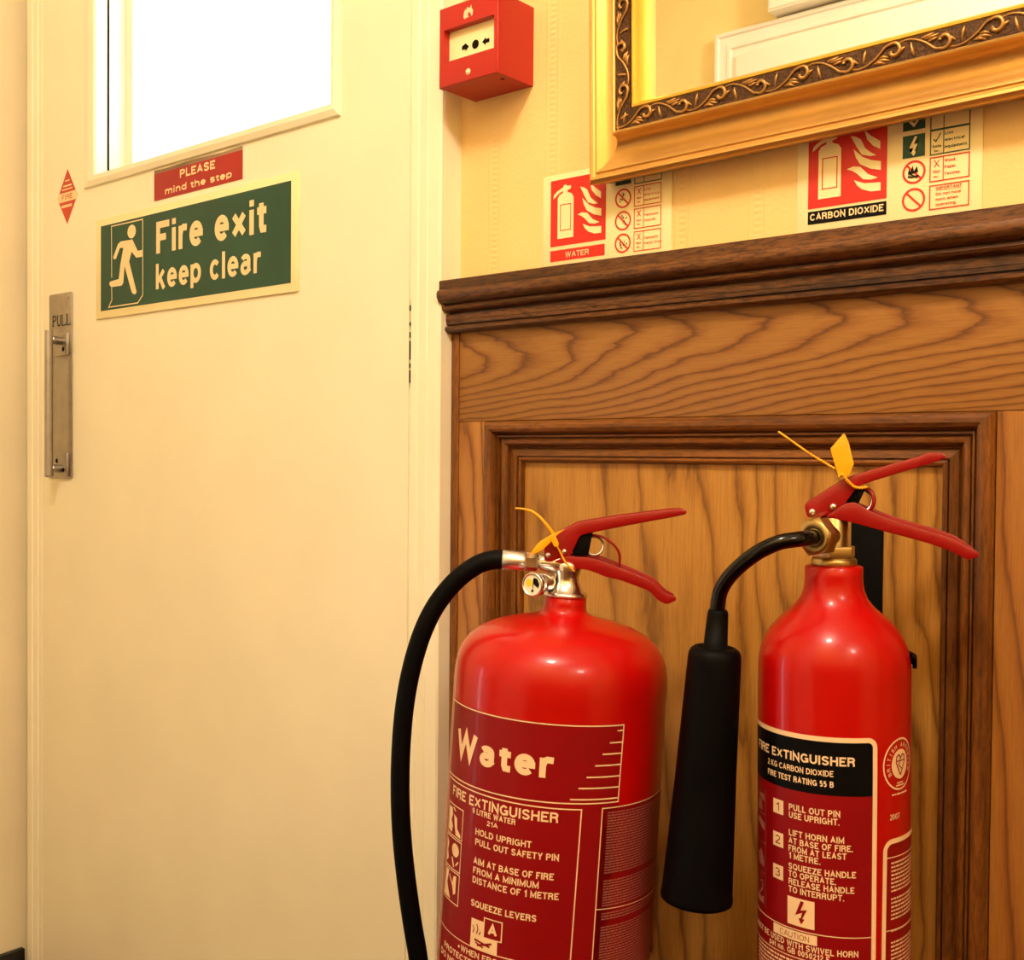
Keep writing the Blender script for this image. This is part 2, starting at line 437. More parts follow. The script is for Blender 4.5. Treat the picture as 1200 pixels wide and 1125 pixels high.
M['gold'] = paint('gold_leaf', '#dfae5e', .36, metal=.66, mottle=.12, bump_s=.12, bump_scale=260)
M['gold_bright'] = paint('bright_gold_leaf', '#efc450', .3, metal=.75, mottle=.12)
M['gauge_face'] = paint('gauge_face', '#e6dcc4', .4)

def wallpaper():
    m, nt, b = base_mat('embossed_wallpaper')
    v = coords(nt)
    sep = N(nt, 'ShaderNodeSeparateXYZ'); nt.links.new(v, sep.inputs[0])
    ph = math_node(nt, 'FRACT', math_node(nt, 'MULTIPLY_ADD', sep.outputs['X'], 1 / .0787, .2))     # stripes 79 mm apart
    band = ramp(nt, ph, [(0, (0, 0, 0, 1)), (.02, (1, 1, 1, 1)), (.05, (0, 0, 0, 1)), (.19, (0, 0, 0, 1)), (.21, (1, 1, 1, 1)), (.24, (0, 0, 0, 1))])
    bead = math_node(nt, 'SINE', math_node(nt, 'MULTIPLY', sep.outputs['Z'], 2 * PI / .006))
    inb = ramp(nt, ph, [(.07, (0, 0, 0, 1)), (.09, (1, 1, 1, 1)), (.15, (1, 1, 1, 1)), (.17, (0, 0, 0, 1))])
    peb = noise(nt, v, 260, 3, .6)
    h = math_node(nt, 'ADD', math_node(nt, 'MULTIPLY', band, .8), math_node(nt, 'MULTIPLY', math_node(nt, 'MULTIPLY', bead, inb), .35))
    h = math_node(nt, 'MULTIPLY_ADD', peb, .8, h)
    f = noise(nt, v, 5, 3)
    nt.links.new(ramp(nt, f, [(.3, lin('#efc981')), (.7, lin('#f5d38c'))]), b.inputs['Base Color'])
    b.inputs['Roughness'].default_value = .62
    bump(nt, b, h, .45, .0012)
    return m
M['wallpaper'] = wallpaper()

def pane_mat():
    m, nt, b = base_mat('clear_glass')
    out = nt.nodes['Material Output']
    tr = N(nt, 'ShaderNodeBsdfTransparent'); tr.inputs[0].default_value = (.97, .98, .97, 1)
    gl = N(nt, 'ShaderNodeBsdfGlossy'); gl.inputs['Roughness'].default_value = .02
    fr = N(nt, 'ShaderNodeLayerWeight'); fr.inputs['Blend'].default_value = .12
    mx = N(nt, 'ShaderNodeMixShader')
    nt.links.new(fr.outputs['Facing'], mx.inputs[0]); nt.links.new(tr.outputs[0], mx.inputs[1]); nt.links.new(gl.outputs[0], mx.inputs[2])
    nt.links.new(mx.outputs[0], out.inputs['Surface'])
    return m
M['glass'] = pane_mat()
m, nt, b = base_mat('mirror_silvering'); b.inputs['Base Color'].default_value = (.93, .91, .86, 1); b.inputs['Metallic'].default_value = 1; b.inputs['Roughness'].default_value = .0
M['mirror'] = m

def bronze():
    m, nt, b = base_mat('dark_bronze_ground')
    v = coords(nt)
    f = noise(nt, scaled(nt, v, (1, 1, 1)), 420, 3, .6)
    nt.links.new(ramp(nt, f, [(.35, lin('#2a170c')), (.7, lin('#6e4927'))]), b.inputs['Base Color'])
    b.inputs['Metallic'].default_value = .4; b.inputs['Roughness'].default_value = .45
    bump(nt, b, f, .5, .001)
    return m
M['bronze'] = bronze()
M['scroll'] = paint('worn_gilt_scroll', '#b28445', .34, metal=.6, mottle=.25)

M['rail_oak'] = oak('oak_rail', 'X', 'Z', 17.0, 1300, 1.114, 0, .95, 7, seed=1.7, pale='#a67436', mid='#93602a', dark='#583214')
M['stile_oak'] = oak('oak_stile', 'Z', 'X', 6.0, 900, -.815, 40, .7, 7, seed=4.1, pale='#b07a3c', mid='#9c642e', dark='#683b18')
M['stile_oak_b'] = oak('oak_stile_pale', 'Z', 'X', -5.0, 900, -.228, 0, .45, 6, seed=7.4, pale='#a26a2a', mid='#945c22', dark='#633814')
M['panel_oak'] = oak('oak_panel', 'Z', 'X', 3.0, 60, -.40, 42, .75, 7, seed=2.3, pale='#bf8a3c', mid='#a8742e', dark='#744a1c')
M['mould_h'] = streaky('oak_moulding_level', 'X')
M['mould_v'] = streaky('oak_moulding_upright', 'Z', seed=3)
M['dado'] = streaky('oak_dado', 'X', '#744821', '#361d0c', .8, 5)

# ------------------------------------------------------------------ the room: a narrow corridor
XL, XR, YB, YF, ZC = -1.795, 2.6, .013, -1.615, 2.4
DX0, DX1, DZ = -1.725, -.8932, 1.985                                  # the fire door
bm = bmesh.new()
add_box(bm, DX1 - .012, XR, YB, YB + .1, 0, ZC); add_box(bm, XL - .1, DX0 + .012, YB, YB + .1, 0, ZC); add_box(bm, DX0 + .012, DX1 - .012, YB, YB + .1, DZ - .012, ZC)
structure(obj('wall_back', bm, M['wallpaper']), 'yellow embossed papered wall above the oak panelling')
bm = bmesh.new()                                                     # left wall with a tall narrow side light
WY0, WY1, WZ0, WZ1 = -1.16, -.98, .25, 1.15
add_box(bm, XL - .1, XL, YF, WY0, 0, ZC); add_box(bm, XL - .1, XL, WY1, YB, 0, ZC); add_box(bm, XL - .1, XL, WY0, WY1, 0, WZ0); add_box(bm, XL - .1, XL, WY0, WY1, WZ1, ZC)
structure(obj('wall_left', bm, M['side_wall']), 'cream side wall beside the fire door')
box('wall_right', XR, XR + .1, YF - .1, YB + .1, 0, ZC, M['wall'])['kind'] = 'structure'
box('wall_front', XL - .1, XR + .1, YF - .1, YF, 0, ZC, M['wall'])['kind'] = 'structure'
box('floor', XL - .1, XR + .1, YF - .1, YB + .1, -.1, 0, M['carpet'])['kind'] = 'structure'
box('ceiling', XL - .1, XR + .1, YF - .1, YB + .1, ZC, ZC + .1, M['ceiling'])['kind'] = 'structure'
structure(box('baseboard_left', XL, XL + .012, YF, -.018, 0, .182, M['black_skirting'], bevel=.002), 'black skirting board on the side wall')
w2 = structure(obj('window_2', add_box(add_box(bmesh.new(), XL - .06, XL - .02, WY0, WY0 + .014, WZ0, WZ1), XL - .06, XL - .02, WY1 - .014, WY1, WZ0, WZ1), M['white_gloss']))
box('pane', XL - .044, XL - .040, WY0 + .014, WY1 - .014, WZ0, WZ1, M['glass'], w2)

# architrave round the fire door
def upright(name, prof, z0, z1, mat, parent):
    bm = bmesh.new()
    a = [bm.verts.new((x, y, z0)) for x, y in prof]; b = [bm.verts.new((x, y, z1)) for x, y in prof]
    n = len(prof)
    for i in range(n): bm.faces.new((a[i], a[(i + 1) % n], b[(i + 1) % n], b[i]))
    bm.faces.new(a[::-1]); bm.faces.new(b); bmesh.ops.recalc_face_normals(bm, faces=bm.faces[:])
    return obj(name, bm, mat, parent)
arch = [(-.8908, .013), (-.8908, -.0165), (-.8895, -.018), (-.8800, -.018), (-.8785, -.0168), (-.8770, -.0168), (-.8755, -.0185), (-.8640, -.0195), (-.8630, -.0185), (-.8615, -.0185), (-.8600, -.0200), (-.8450, -.0200), (-.8430, -.0180), (-.8430, .013)]
trim = upright('trim_1', arch, 0, 2.035, M['gloss'], None)
structure(trim, 'cream painted architrave between the door and the oak panelling')
left = [(DX0 - .0012 - (x + .8908), y) for x, y in arch]
structure(upright('trim_2', left, 0, 2.035, M['gloss'], None), 'cream painted architrave on the far side of the door')
structure(box('trim_3', DX0 - .0012, -.8908, -.02, .013, DZ + .002, DZ + .05, M['gloss'], bevel=.002), 'cream painted door head')
# paint bridging the joint between door and architrave, cracked open for a stretch
box('paint_seam', DX1 + .0001, -.8909, -.0155, .012, .0, 1.078, M['gloss'], trim)
box('paint_seam', DX1 + .0001, -.8909, -.0155, .012, 1.178, 1.98, M['gloss'], trim)

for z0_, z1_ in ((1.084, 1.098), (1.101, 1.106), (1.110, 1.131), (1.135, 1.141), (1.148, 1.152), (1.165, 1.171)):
    box('seam_shade', DX1 + .0001, -.8909, -.0168, -.004, z0_, z1_, M['black_steel'], trim)  # black strips stand in for the shade inside the open crack

# ------------------------------------------------------------------ fire door with its glazed opening and pull handle
hole = (-1.5565, -1.0205, 1.4195, 1.90)
door = structure(obj('door_1', add_holed(bmesh.new(), (DX0, DX1, .004, DZ), hole, -.018, .0255), M['door']), 'cream painted fire door with a glazed panel')
def bead(name, out, inn, y_wall, y_face, parent):
    for side in range(4):
        (a0, a1, c0, c1), (b0, b1, d0, d1) = out, inn
        o = [(a0, c0), (a1, c0), (a1, c1), (a0, c1)]; i_ = [(b0, d0), (b1, d0), (b1, d1), (b0, d1)]
        j = (side + 1) % 4
        mid = lambda p, q, t: (p[0] + (q[0] - p[0]) * t, p[1] + (q[1] - p[1]) * t)
        bm = bmesh.new()
        rows = []
        for t, y in ((0, y_wall), (.06, y_wall + (y_face - y_wall) * .55), (.5, y_face), (.92, y_face), (1, y_face * .6 + .4 * y_wall), (1, 0.004 if y_face < 0 else .002)):
            rows.append([bm.verts.new((*mid(o[k], i_[k], t)[:1], y, mid(o[k], i_[k], t)[1])) for k in (side, j)])
        for p, q in zip(rows, rows[1:]): bm.faces.new((p[0], p[1], q[1], q[0]))
        bm.faces.new([r[0] for r in rows]); bm.faces.new([r[1] for r in rows][::-1])
        bmesh.ops.recalc_face_normals(bm, faces=bm.faces[:])
        obj(name, bm, M['gloss'], parent)
bead('glazing_bead', (-1.593, -1.0085, 1.4045, 1.92), (-1.5555, -1.0215, 1.4205, 1.899), -.018, -.0250, door)
box('glass_pane', -1.5550, -1.0220, -.001, .001, 1.421, 1.8985, M['glass'], door)
box('glazing_gap_shade', -1.5558, -1.5543, -.0040, -.0012, 1.4207, 1.8985, M['black_rubber'], door)  # black strip drawn for the shaded gap between bead and glass
obj('outer_bead', add_holed(bmesh.new(), (-1.590, -.99, 1.39, 1.93), (-1.534, -1.043, 1.4415, 1.88), .0256, .040), M['gloss'], door)
bm = bmesh.new()
add_box(bm, DX0 - .001, DX0 + .012, .0262, .113, 0, DZ); add_box(bm, DX1 - .012, DX1 + .001, .0262, .113, 0, DZ)
obj('door_stop', bm, M['gloss'], door)

ph = empty('pull_handle', (-1.7015, -.018, .962)); ph.parent = door
ph['label'] = 'steel pull handle on an engraved plate'
pb = bmesh.new()
plate_poly(pb, rounded([(.0015, 0), (.0715, 0), (.0715, .2905), (.0015, .2905)], .004), -.0022, 0, .0004)
obj('back_plate', pb, M['steel'], ph, 35)
pr = Print()
def serif(pr, x, z, wd, h, kind):
    s = wd * .2
    if kind in 'PL':
        pr.rect(x, x + s, z, z + h).rect(x - s * .6, x + s * 1.6, z, z + h * .05).rect(x - s * .6, x + s * 1.6, z + h * .95, z + h)
    if kind == 'P': pr.line([(x + s * .5, z + h * .97), (x + wd * .6, z + h * .96), (x + wd * .9, z + h * .85), (x + wd * .9, z + h * .65), (x + wd * .6, z + h * .52), (x + s * .5, z + h * .5)], s * .7)
    if kind == 'L': pr.line([(x, z + h * .03), (x + wd * .95, z + h * .03), (x + wd * .98, z + h * .22)], s * .6)
    if kind == 'U':
        pr.rect(x - s * .5, x + s * 1.6, z + h * .95, z + h).rect(x + wd - s * 1.6, x + wd + s * .3, z + h * .95, z + h)
        pr.line([(x + s * .5, z + h * .97), (x + s * .5, z + h * .25), (x + wd * .3, z + h * .05), (x + wd * .65, z + h * .05), (x + wd * .88, z + h * .25), (x + wd * .88, z + h * .97)], s * .85)
for k, ch in enumerate('PULL'): serif(pr, 13 + k * 14.4, 239.5, 11.5, 17, ch)
for v in pr.bm.verts: v.co = Vector((v.co.x / 1000, -.0025 - v.co.z, v.co.y / 1000))
pr._face(Vector((0, -1, 0))); obj('lettering', pr.bm, M['black_print'], ph)
for x, z in ((.013, .283), (.061, .283), (.013, .008), (.061, .008)):
    obj('screw', lathe(bmesh.new(), [(0, .0012), (.0022, .0009), (.0032, 0)], 16, axis_mtx((x, -.0022, z), (0, -1, 0))), M['steel'], ph, 40)
def mount(z0, z1):
    bm = add_box(bmesh.new(), .030, .066, -.0078, -.0022, z0, z1, .0016)
    mo = obj('mount', bm, M['steel'], ph, 40)
    zc_ = z1 - .012 if z0 > .1 else z0 + .012
    bm = bmesh.new(); tube(bm, smooth_path([(.048, -.004, zc_), (.051, -.018, zc_), (.0545, -.027, zc_)], 4), .0065, 14)
    obj('post', bm, M['steel'], mo, 50)
    for x, z in ((.036, z0 + .024), (.056, z0 + .010)):
        obj('screw', lathe(bmesh.new(), [(0, .001), (.0028, .0008), (.0038, 0)], 14, axis_mtx((x, -.0078, z), (0, -1, 0))), M['black_steel'], mo, 40)
mount(.192, .227); mount(.004, .041)
bm = bmesh.new(); tube(bm, [(.0545, -.030, .0035), (.0545, -.030, .006)] + [(.0545, -.030, .006 + .22 * k / 8) for k in range(1, 9)] + [(.0545, -.030, .2285)], .0078, 18, .75)
obj('grip_bar', bm, M['steel'], ph, 50)

# ------------------------------------------------------------------ oak panelling and dado rail
PX0, PX1, PZ1, PZ0, MW = -.7905, -.2655, 1.0397, .26, .044
pan = structure(box('trim_4', -.843, 2.55, .0125, .0129, .0, 1.19, M['mould_h']), 'oak wainscot panelling behind the fire extinguishers')
box('top_rail', -.8315, 2.55, 0, .0125, PZ1 + .0004, 1.19, M['rail_oak'], pan, .0006)
box('scribe_strip', -.8427, -.832, -.0012, .0125, .10, 1.137, M['mould_v'], pan, .0006)
box('stile', -.8315, PX0, 0, .0125, PZ0, PZ1, M['stile_oak'], pan, .0006)
PROF = [(0, 0), (.0006, -.0040), (.0020, -.0068), (.0050, -.0088), (.0085, -.0090), (.0115, -.0076), (.0136, -.0042), (.0141, .0030), (.0152, .0034), (.0156, -.0012), (.0172, -.0014), (.0177, .0040), (.0188, .0044), (.0194, .0012), (.0215, .0002), (.0240, .0008), (.0262, .0034), (.0270, .0090), (.0286, .0098), (.0300, .0074), (.0340, .0060), (.0368, .0056), (.0372, .0092), (.0380, .0092), (.0386, .0064), (.0405, .0052), (.0424, .0062), (.0436, .0094), (.0440, .0122)]
def framing(name, prof, x0, x1, z0, z1, y0, mats, parent, smooth=28):
    """Four mitred lengths of moulding round a rectangle; prof is (distance inward, y offset)."""
    out = []
    for side in range(4):
        bm = bmesh.new(); rows = []
        for d, y in prof:
            q = [(x0 + d, z1 - d), (x1 - d, z1 - d), (x1 - d, z0 + d), (x0 + d, z0 + d)]
            rows.append([bm.verts.new((q[k][0], y0 + y, q[k][1])) for k in (side, (side + 1) % 4)])
        for p, q in zip(rows, rows[1:]): bm.faces.new((p[0], p[1], q[1], q[0]))
        bmesh.ops.recalc_face_normals(bm, faces=bm.faces[:])
        if sum(f.normal.y for f in bm.faces) > 0: bmesh.ops.reverse_faces(bm, faces=bm.faces[:])
        out.append(obj(name, bm, mats[side % 2], parent, smooth))
    return out
x0 = PX0
for k in range(5):
    x1 = x0 + (PX1 - PX0)
    framing('panel_moulding', PROF, x0, x1, PZ0, PZ1, 0, (M['mould_h'], M['mould_v']), pan)
    box('panel', x0 + MW - .002, x1 - MW + .002, .0118, .0125, PZ0 + MW - .002, PZ1 - MW + .002, M['panel_oak'], pan)
    if x1 > 2.0:
        break
    box('stile', x1 + .0004, x1 + .105, 0, .0125, PZ0, PZ1, M['stile_oak_b'], pan, .0006)
    x0 = x1 + .105
box('stile', x1 + .0004, 2.55, 0, .0125, PZ0, PZ1, M['stile_oak_b'], pan, .0006)
box('bottom_rail', -.8315, 2.55, 0, .0125, .10, PZ0 - .0004, M['rail_oak'], pan, .0006)
box('plinth_board', -.8427, 2.55, -.012, .0125, 0, .0996, M['mould_h'], pan, .002)
# dado rail: (protrusion towards the room, height)
DADO = [(0, 1.1370), (.0060, 1.1371), (.0098, 1.1380), (.0120, 1.1400), (.0122, 1.1422), (.0108, 1.1440), (.0060, 1.1448), (.0060, 1.1458), (.0098, 1.1462), (.0100, 1.1500), (.0106, 1.1504), (.0106, 1.1530), (.0100, 1.1534), (.0102, 1.1566), (.0040, 1.1572), (.0040, 1.1592), (.0128, 1.1598), (.0160, 1.1612), (.0174, 1.1634), (.0168, 1.1654), (.0120, 1.1664), (.0120, 1.1674), (.0196, 1.1682), (.0232, 1.1706), (.0256, 1.1748), (.0258, 1.1788), (.0244, 1.1816), (.0218, 1.1828), (.0215, 1.1922), (.0208, 1.1930), (-.0125, 1.1930)]
bm = bmesh.new()
nseg = 24
rows = []
for k in range(nseg + 1):
    x = -.8428 + (2.55 + .8428) * (k / nseg)
    rows.append([bm.verts.new((x, -p, z)) for p, z in DADO])
for p, q in zip(rows, rows[1:]):
    for a in range(len(DADO) - 1): bm.faces.new((p[a], q[a], q[a + 1], p[a + 1]))
bm.faces.new(rows[0]); bm.faces.new(rows[-1][::-1]); bmesh.ops.recalc_face_normals(bm, faces=bm.faces[:])
structure(obj('trim_5', bm, M['dado'], None, 30), 'dark moulded oak dado rail capping the panelling')

# ------------------------------------------------------------------ opposite side of the corridor: door seen in the mirror, panelling added
d2 = structure(box('door_2', -1.36, -.55, YF + .001, YF + .018, .004, 2.004, M['white_gloss']), 'white door on the opposite wall')
CAS = [(0, 0), (0, -.022), (.004, -.024), (.010, -.024), (.013, -.019), (.020, -.017), (.030, -.014), (.033, -.017), (.040, -.016), (.043, -.010), (.058, -.009), (.060, 0)]
bm = bmesh.new(); rows = []
for d, y in CAS:
    q = [(-1.419 + d, 0), (-1.419 + d, 2.0645 - d), (-.491 - d, 2.0645 - d), (-.491 - d, 0)]
    rows.append([bm.verts.new((a, YF - y, b_)) for a, b_ in q])
for p, q in zip(rows, rows[1:]):
    for k in range(3): bm.faces.new((p[k], p[k + 1], q[k + 1], q[k]))
bmesh.ops.recalc_face_normals(bm, faces=bm.faces[:])
structure(obj('trim_6', bm, M['white_gloss'], None, 25), 'white moulded casing of the opposite door')
for k, (xa, xb) in enumerate(((-.488, 2.55), (XL + .002, -1.422))):  # panelling added out of view to weaken bounce light low down
    op = structure(box('trim_%d' % (7 + k), xa, xb, YF, YF + .010, .0, 1.175, M['panel_oak']), 'unseen oak panelling added opposite to cut the bounce light')
    box('top_rail', xa, xb, YF + .010, YF + .022, 1.04, 1.175, M['rail_oak'], op)
    box('bottom_rail', xa, xb, YF + .010, YF + .022, .0, .26, M['rail_oak'], op)
    n = max(1, round((xb - xa) / .62))
    for q in range(n + 1):
        c = xa + .03 + (xb - xa - .06) * q / n
        box('stile', c - .03, c + .03, YF + .010, YF + .022, .26, 1.04, M['mould_v'], op)
    box('dado_cap', xa, xb, YF, YF + .042, 1.175, 1.193, M['dado'], op, .004)
t = empty('door_header_box', (-1.0, YF, 2.07))
tag(t, 'white boxed cabinet above the white door, seen in the mirror', 'cabinet')
bm = add_box(bmesh.new(), -.256, .35, .0005, .058, 0, .26, .002)
obj('carcass', bm, M['white_gloss'], t, 40)
bm = add_holed(bmesh.new(), (-.250, .344, .006, .254), (-.236, .330, .020, .240), .058, .0605)
obj('front_frame', bm, M['white_gloss'], t)

# ------------------------------------------------------------------ signs on the door
def board(name, x0, z0, wd, h, y, th, mat, label, cat, group=None, bevel=.0004):
    r = empty(name, (x0, y, z0)); tag(r, label, cat, group)
    bm = add_box(bmesh.new(), 0, wd, -th, 0, 0, h, bevel if th > .001 else 0)
    obj('board', bm, mat, r, 40)
    return r
def stick(pr, name, mat, root, lift):
    """Lay flat print on the front of a board (local y = lift towards the viewer)."""
    for v in pr.bm.verts: v.co = Vector((v.co.x / 1000, -lift - v.co.z, v.co.y / 1000))
    pr._face(Vector((0, -1, 0)))
    return obj(name, pr.bm, mat, root)

s = board('fire_exit_sign', -1.557, 1.2037, .4725, .1475, -.018, .003, M['sign_cream'], 'green fire exit keep clear sign with a running man', 'sign')
stick(Print().rect(13.9, 459.8, 11.2, 137.5), 'green_field', M['sign_green'], s, .0032)
p = Print()
p.disc(98.8, 119.4, 11, 9.8)
p.poly([(62.3, 105.7), (69.3, 108.6), (100.9, 107.8), (114.9, 89.7), (126.7, 89.9), (126.8, 80.2), (111.0, 80.4), (98.9, 90.4), (92.2, 76.9), (112.3, 31.1), (108.4, 28.2), (103.2, 29.1), (99.1, 32.3), (80.0, 71.6), (76.8, 47.6), (71.9, 44.0), (43.7, 44.4), (38.3, 49.0), (40.4, 52.8), (64.5, 54.3), (69.4, 77.1), (76.7, 98.5), (67.6, 99.5), (57.0, 85.1), (52.0, 83.9), (49.0, 87.8)])
p.line([(45.0, 58.4), (44.2, 133.8), (127.7, 133.3), (128.2, 25.3), (115.2, 15.2), (36.7, 15.2), (45.5, 25.5), (45.0, 43.8)], 1.6)
stick(p, 'running_man_pictogram', M['pale_print'], s, .0035)
stick(Print().text('Fire exit', 162.5, 80, 44.5, 411, .21), 'lettering', M['pale_print'], s, .0035)
p = Print().text('keep clear', 161.8, 30.2, 35.5, 400, .19)
stick(p, 'lettering', M['pale_print'], s, .0035)

s = board('step_warning_sign', -1.4045, 1.3595, .2045, .0375, -.018, .0008, M['red_sticker'], 'small red PLEASE mind the step plate above the green sign', 'sign')
stick(Print().text('PLEASE', 64, 22.8, 11.5, 145.5, .23), 'lettering', M['pale_print'], s, .0011)
p = Print().text('mind the step', 28, 5.2, 9.6, 182.5, .24)
stick(p, 'lettering', M['pale_print'], s, .0011)
p = Print().poly([(0, 37.5), (204.5, 37.5), (204.5, 43.0), (160, 41.5), (90, 43.5), (30, 42.0), (0, 43)])
stick(p, 'glue_strip', M['glue'], s, .0006)

s = empty('fire_door_sticker', (-1.65, -.018, 1.40)); tag(s, 'faded red diamond sticker near the handle edge of the door', 'sticker')
bm = plate_poly(bmesh.new(), [(.0035, .044), (.0335, 0), (.0025, -.041), (-.0275, .0005)], -.0003, 0); obj('diamond', bm, M['faded_red'], s)
p = Print().poly([(-22.5, 8), (28.2, 8), (33.5, 0), (29.5, -6), (-22.8, -6.2), (-27.5, .5)])
p.rect(-15, 17, -15, -11).rect(-9, 16, 17, 19.5).rect(-13, 19, 12, 14).rect(-4, 10, 25, 27)
stick(p, 'pale_band', M['pale_print'], s, .0005)
stick(Print().text('FIRE', -13, -3, 8, 19, .16), 'lettering', M['faded_red'], s, .0007)

# ------------------------------------------------------------------ manual call point beside the architrave
c = empty('fire_call_point', (-.823, YB, 1.391)); tag(c, 'red break glass fire alarm call point beside the architrave', 'fire alarm')
F = -.058                                                            # front face, local y
bm = add_holed(bmesh.new(), (0, .0825, 0, .0832), (.0072, .0772, .0255, .0595), F, F + .009, False)
add_box(bm, .0005, .082, F + .0095, 0, .0005, .0827)
es = [e for e in bm.edges if all(abs(v.co.y - F) < 1e-6 and (v.co.x in (0,) or v.co.x > .0824 or v.co.z < 1e-6 or v.co.z > .0831) for v in e.verts)]
bmesh.ops.bevel(bm, geom=es, offset=.0014, segments=3, profile=.5, affect='EDGES')
obj('housing', bm, M['red_plastic'], c, 40)
box('frangible_plate', .0072, .0772, F + .0085, F + .0094, .0255, .0595, M['sign_cream'], c)
p = Print().disc(44.5, 39.0, 4.7)
def arrow(p, x, z, d):
    p.poly([(x - 5 * d, z - 2), (x, z - 2), (x, z - 4.2), (x + 5 * d, z), (x, z + 4.2), (x, z + 2), (x - 5 * d, z + 2)])
arrow(p, 30.5, 39, 1); arrow(p, 58.8, 39, -1)
stick(p, 'push_symbol', M['black_print'], c, -F - .0082)
obj('test_screw', lathe(bmesh.new(), [(0, .0012), (.0026, .001), (.0034, 0)], 20, axis_mtx((.0418, F, .009), (0, -1, 0))), M['cream_print'], c, 40)
p = Print()
p.poly([(35, 66), (35.5, 71), (38, 74.5), (39, 72.5), (40, 76), (43.5, 74), (46, 77), (46.5, 73), (48.5, 71), (48, 67), (46.5, 65), (45, 68), (43, 70.5), (41, 68), (42.5, 65), (39, 65), (37, 64)])
stick(p, 'flame_emblem', M['cream_print'], c, -F + .0002)
obj('reset_hole', lathe(bmesh.new(), [(0, .0003), (.0022, .0003), (.0026, 0)], 14, axis_mtx((.0718, F + .020, .0005), (0, 0, -1))), M['black_print'], c)

# ------------------------------------------------------------------ extinguisher identification signs
FL = [[(48.4, 77.6), (53.0, 76.3), (57.6, 73.2), (61.4, 65.3), (66.0, 61.0), (71.2, 57.6), (66.0, 57.6), (58.5, 60.3), (53.8, 67.6)],
      [(60.5, 80.5), (66, 75.0), (74.5, 68.8), (74.5, 62.1), (68.2, 66.1), (63, 72)],
      [(51.2, 66.0), (59.5, 58.0), (67.1, 54.1), (75.2, 52.0), (75.2, 44.6), (66.2, 47.2), (57.1, 52.3), (53.2, 58.8)],
      [(45.5, 49.8), (51.0, 51.4), (57.5, 50.0), (64.2, 43.0), (72.8, 38.7), (66.8, 37.8), (60.0, 39.2), (54.8, 44.5), (50.6, 47.6)],
      [(52.0, 39.6), (61.0, 35.7), (75.2, 34.4), (75.2, 27.6), (66.5, 28.0), (59.0, 31.0), (55.0, 34.5)]]
EXT = [(14.0, 69.6), (15.0, 73.9), (19.0, 77.0), (26.8, 80.2), (27.5, 82.3), (30.6, 82.3), (32.2, 80.9), (36.5, 81.0), (36.9, 78.1), (34.4, 76.9), (32.3, 76.6), (32.4, 74.6), (37.7, 72.6), (40.3, 68.8), (40.3, 27.9), (19.8, 27.9), (19.8, 69.4), (22.1, 72.8), (26.6, 74.4), (26.8, 76.4), (21.3, 74.6), (16.6, 71.1)]
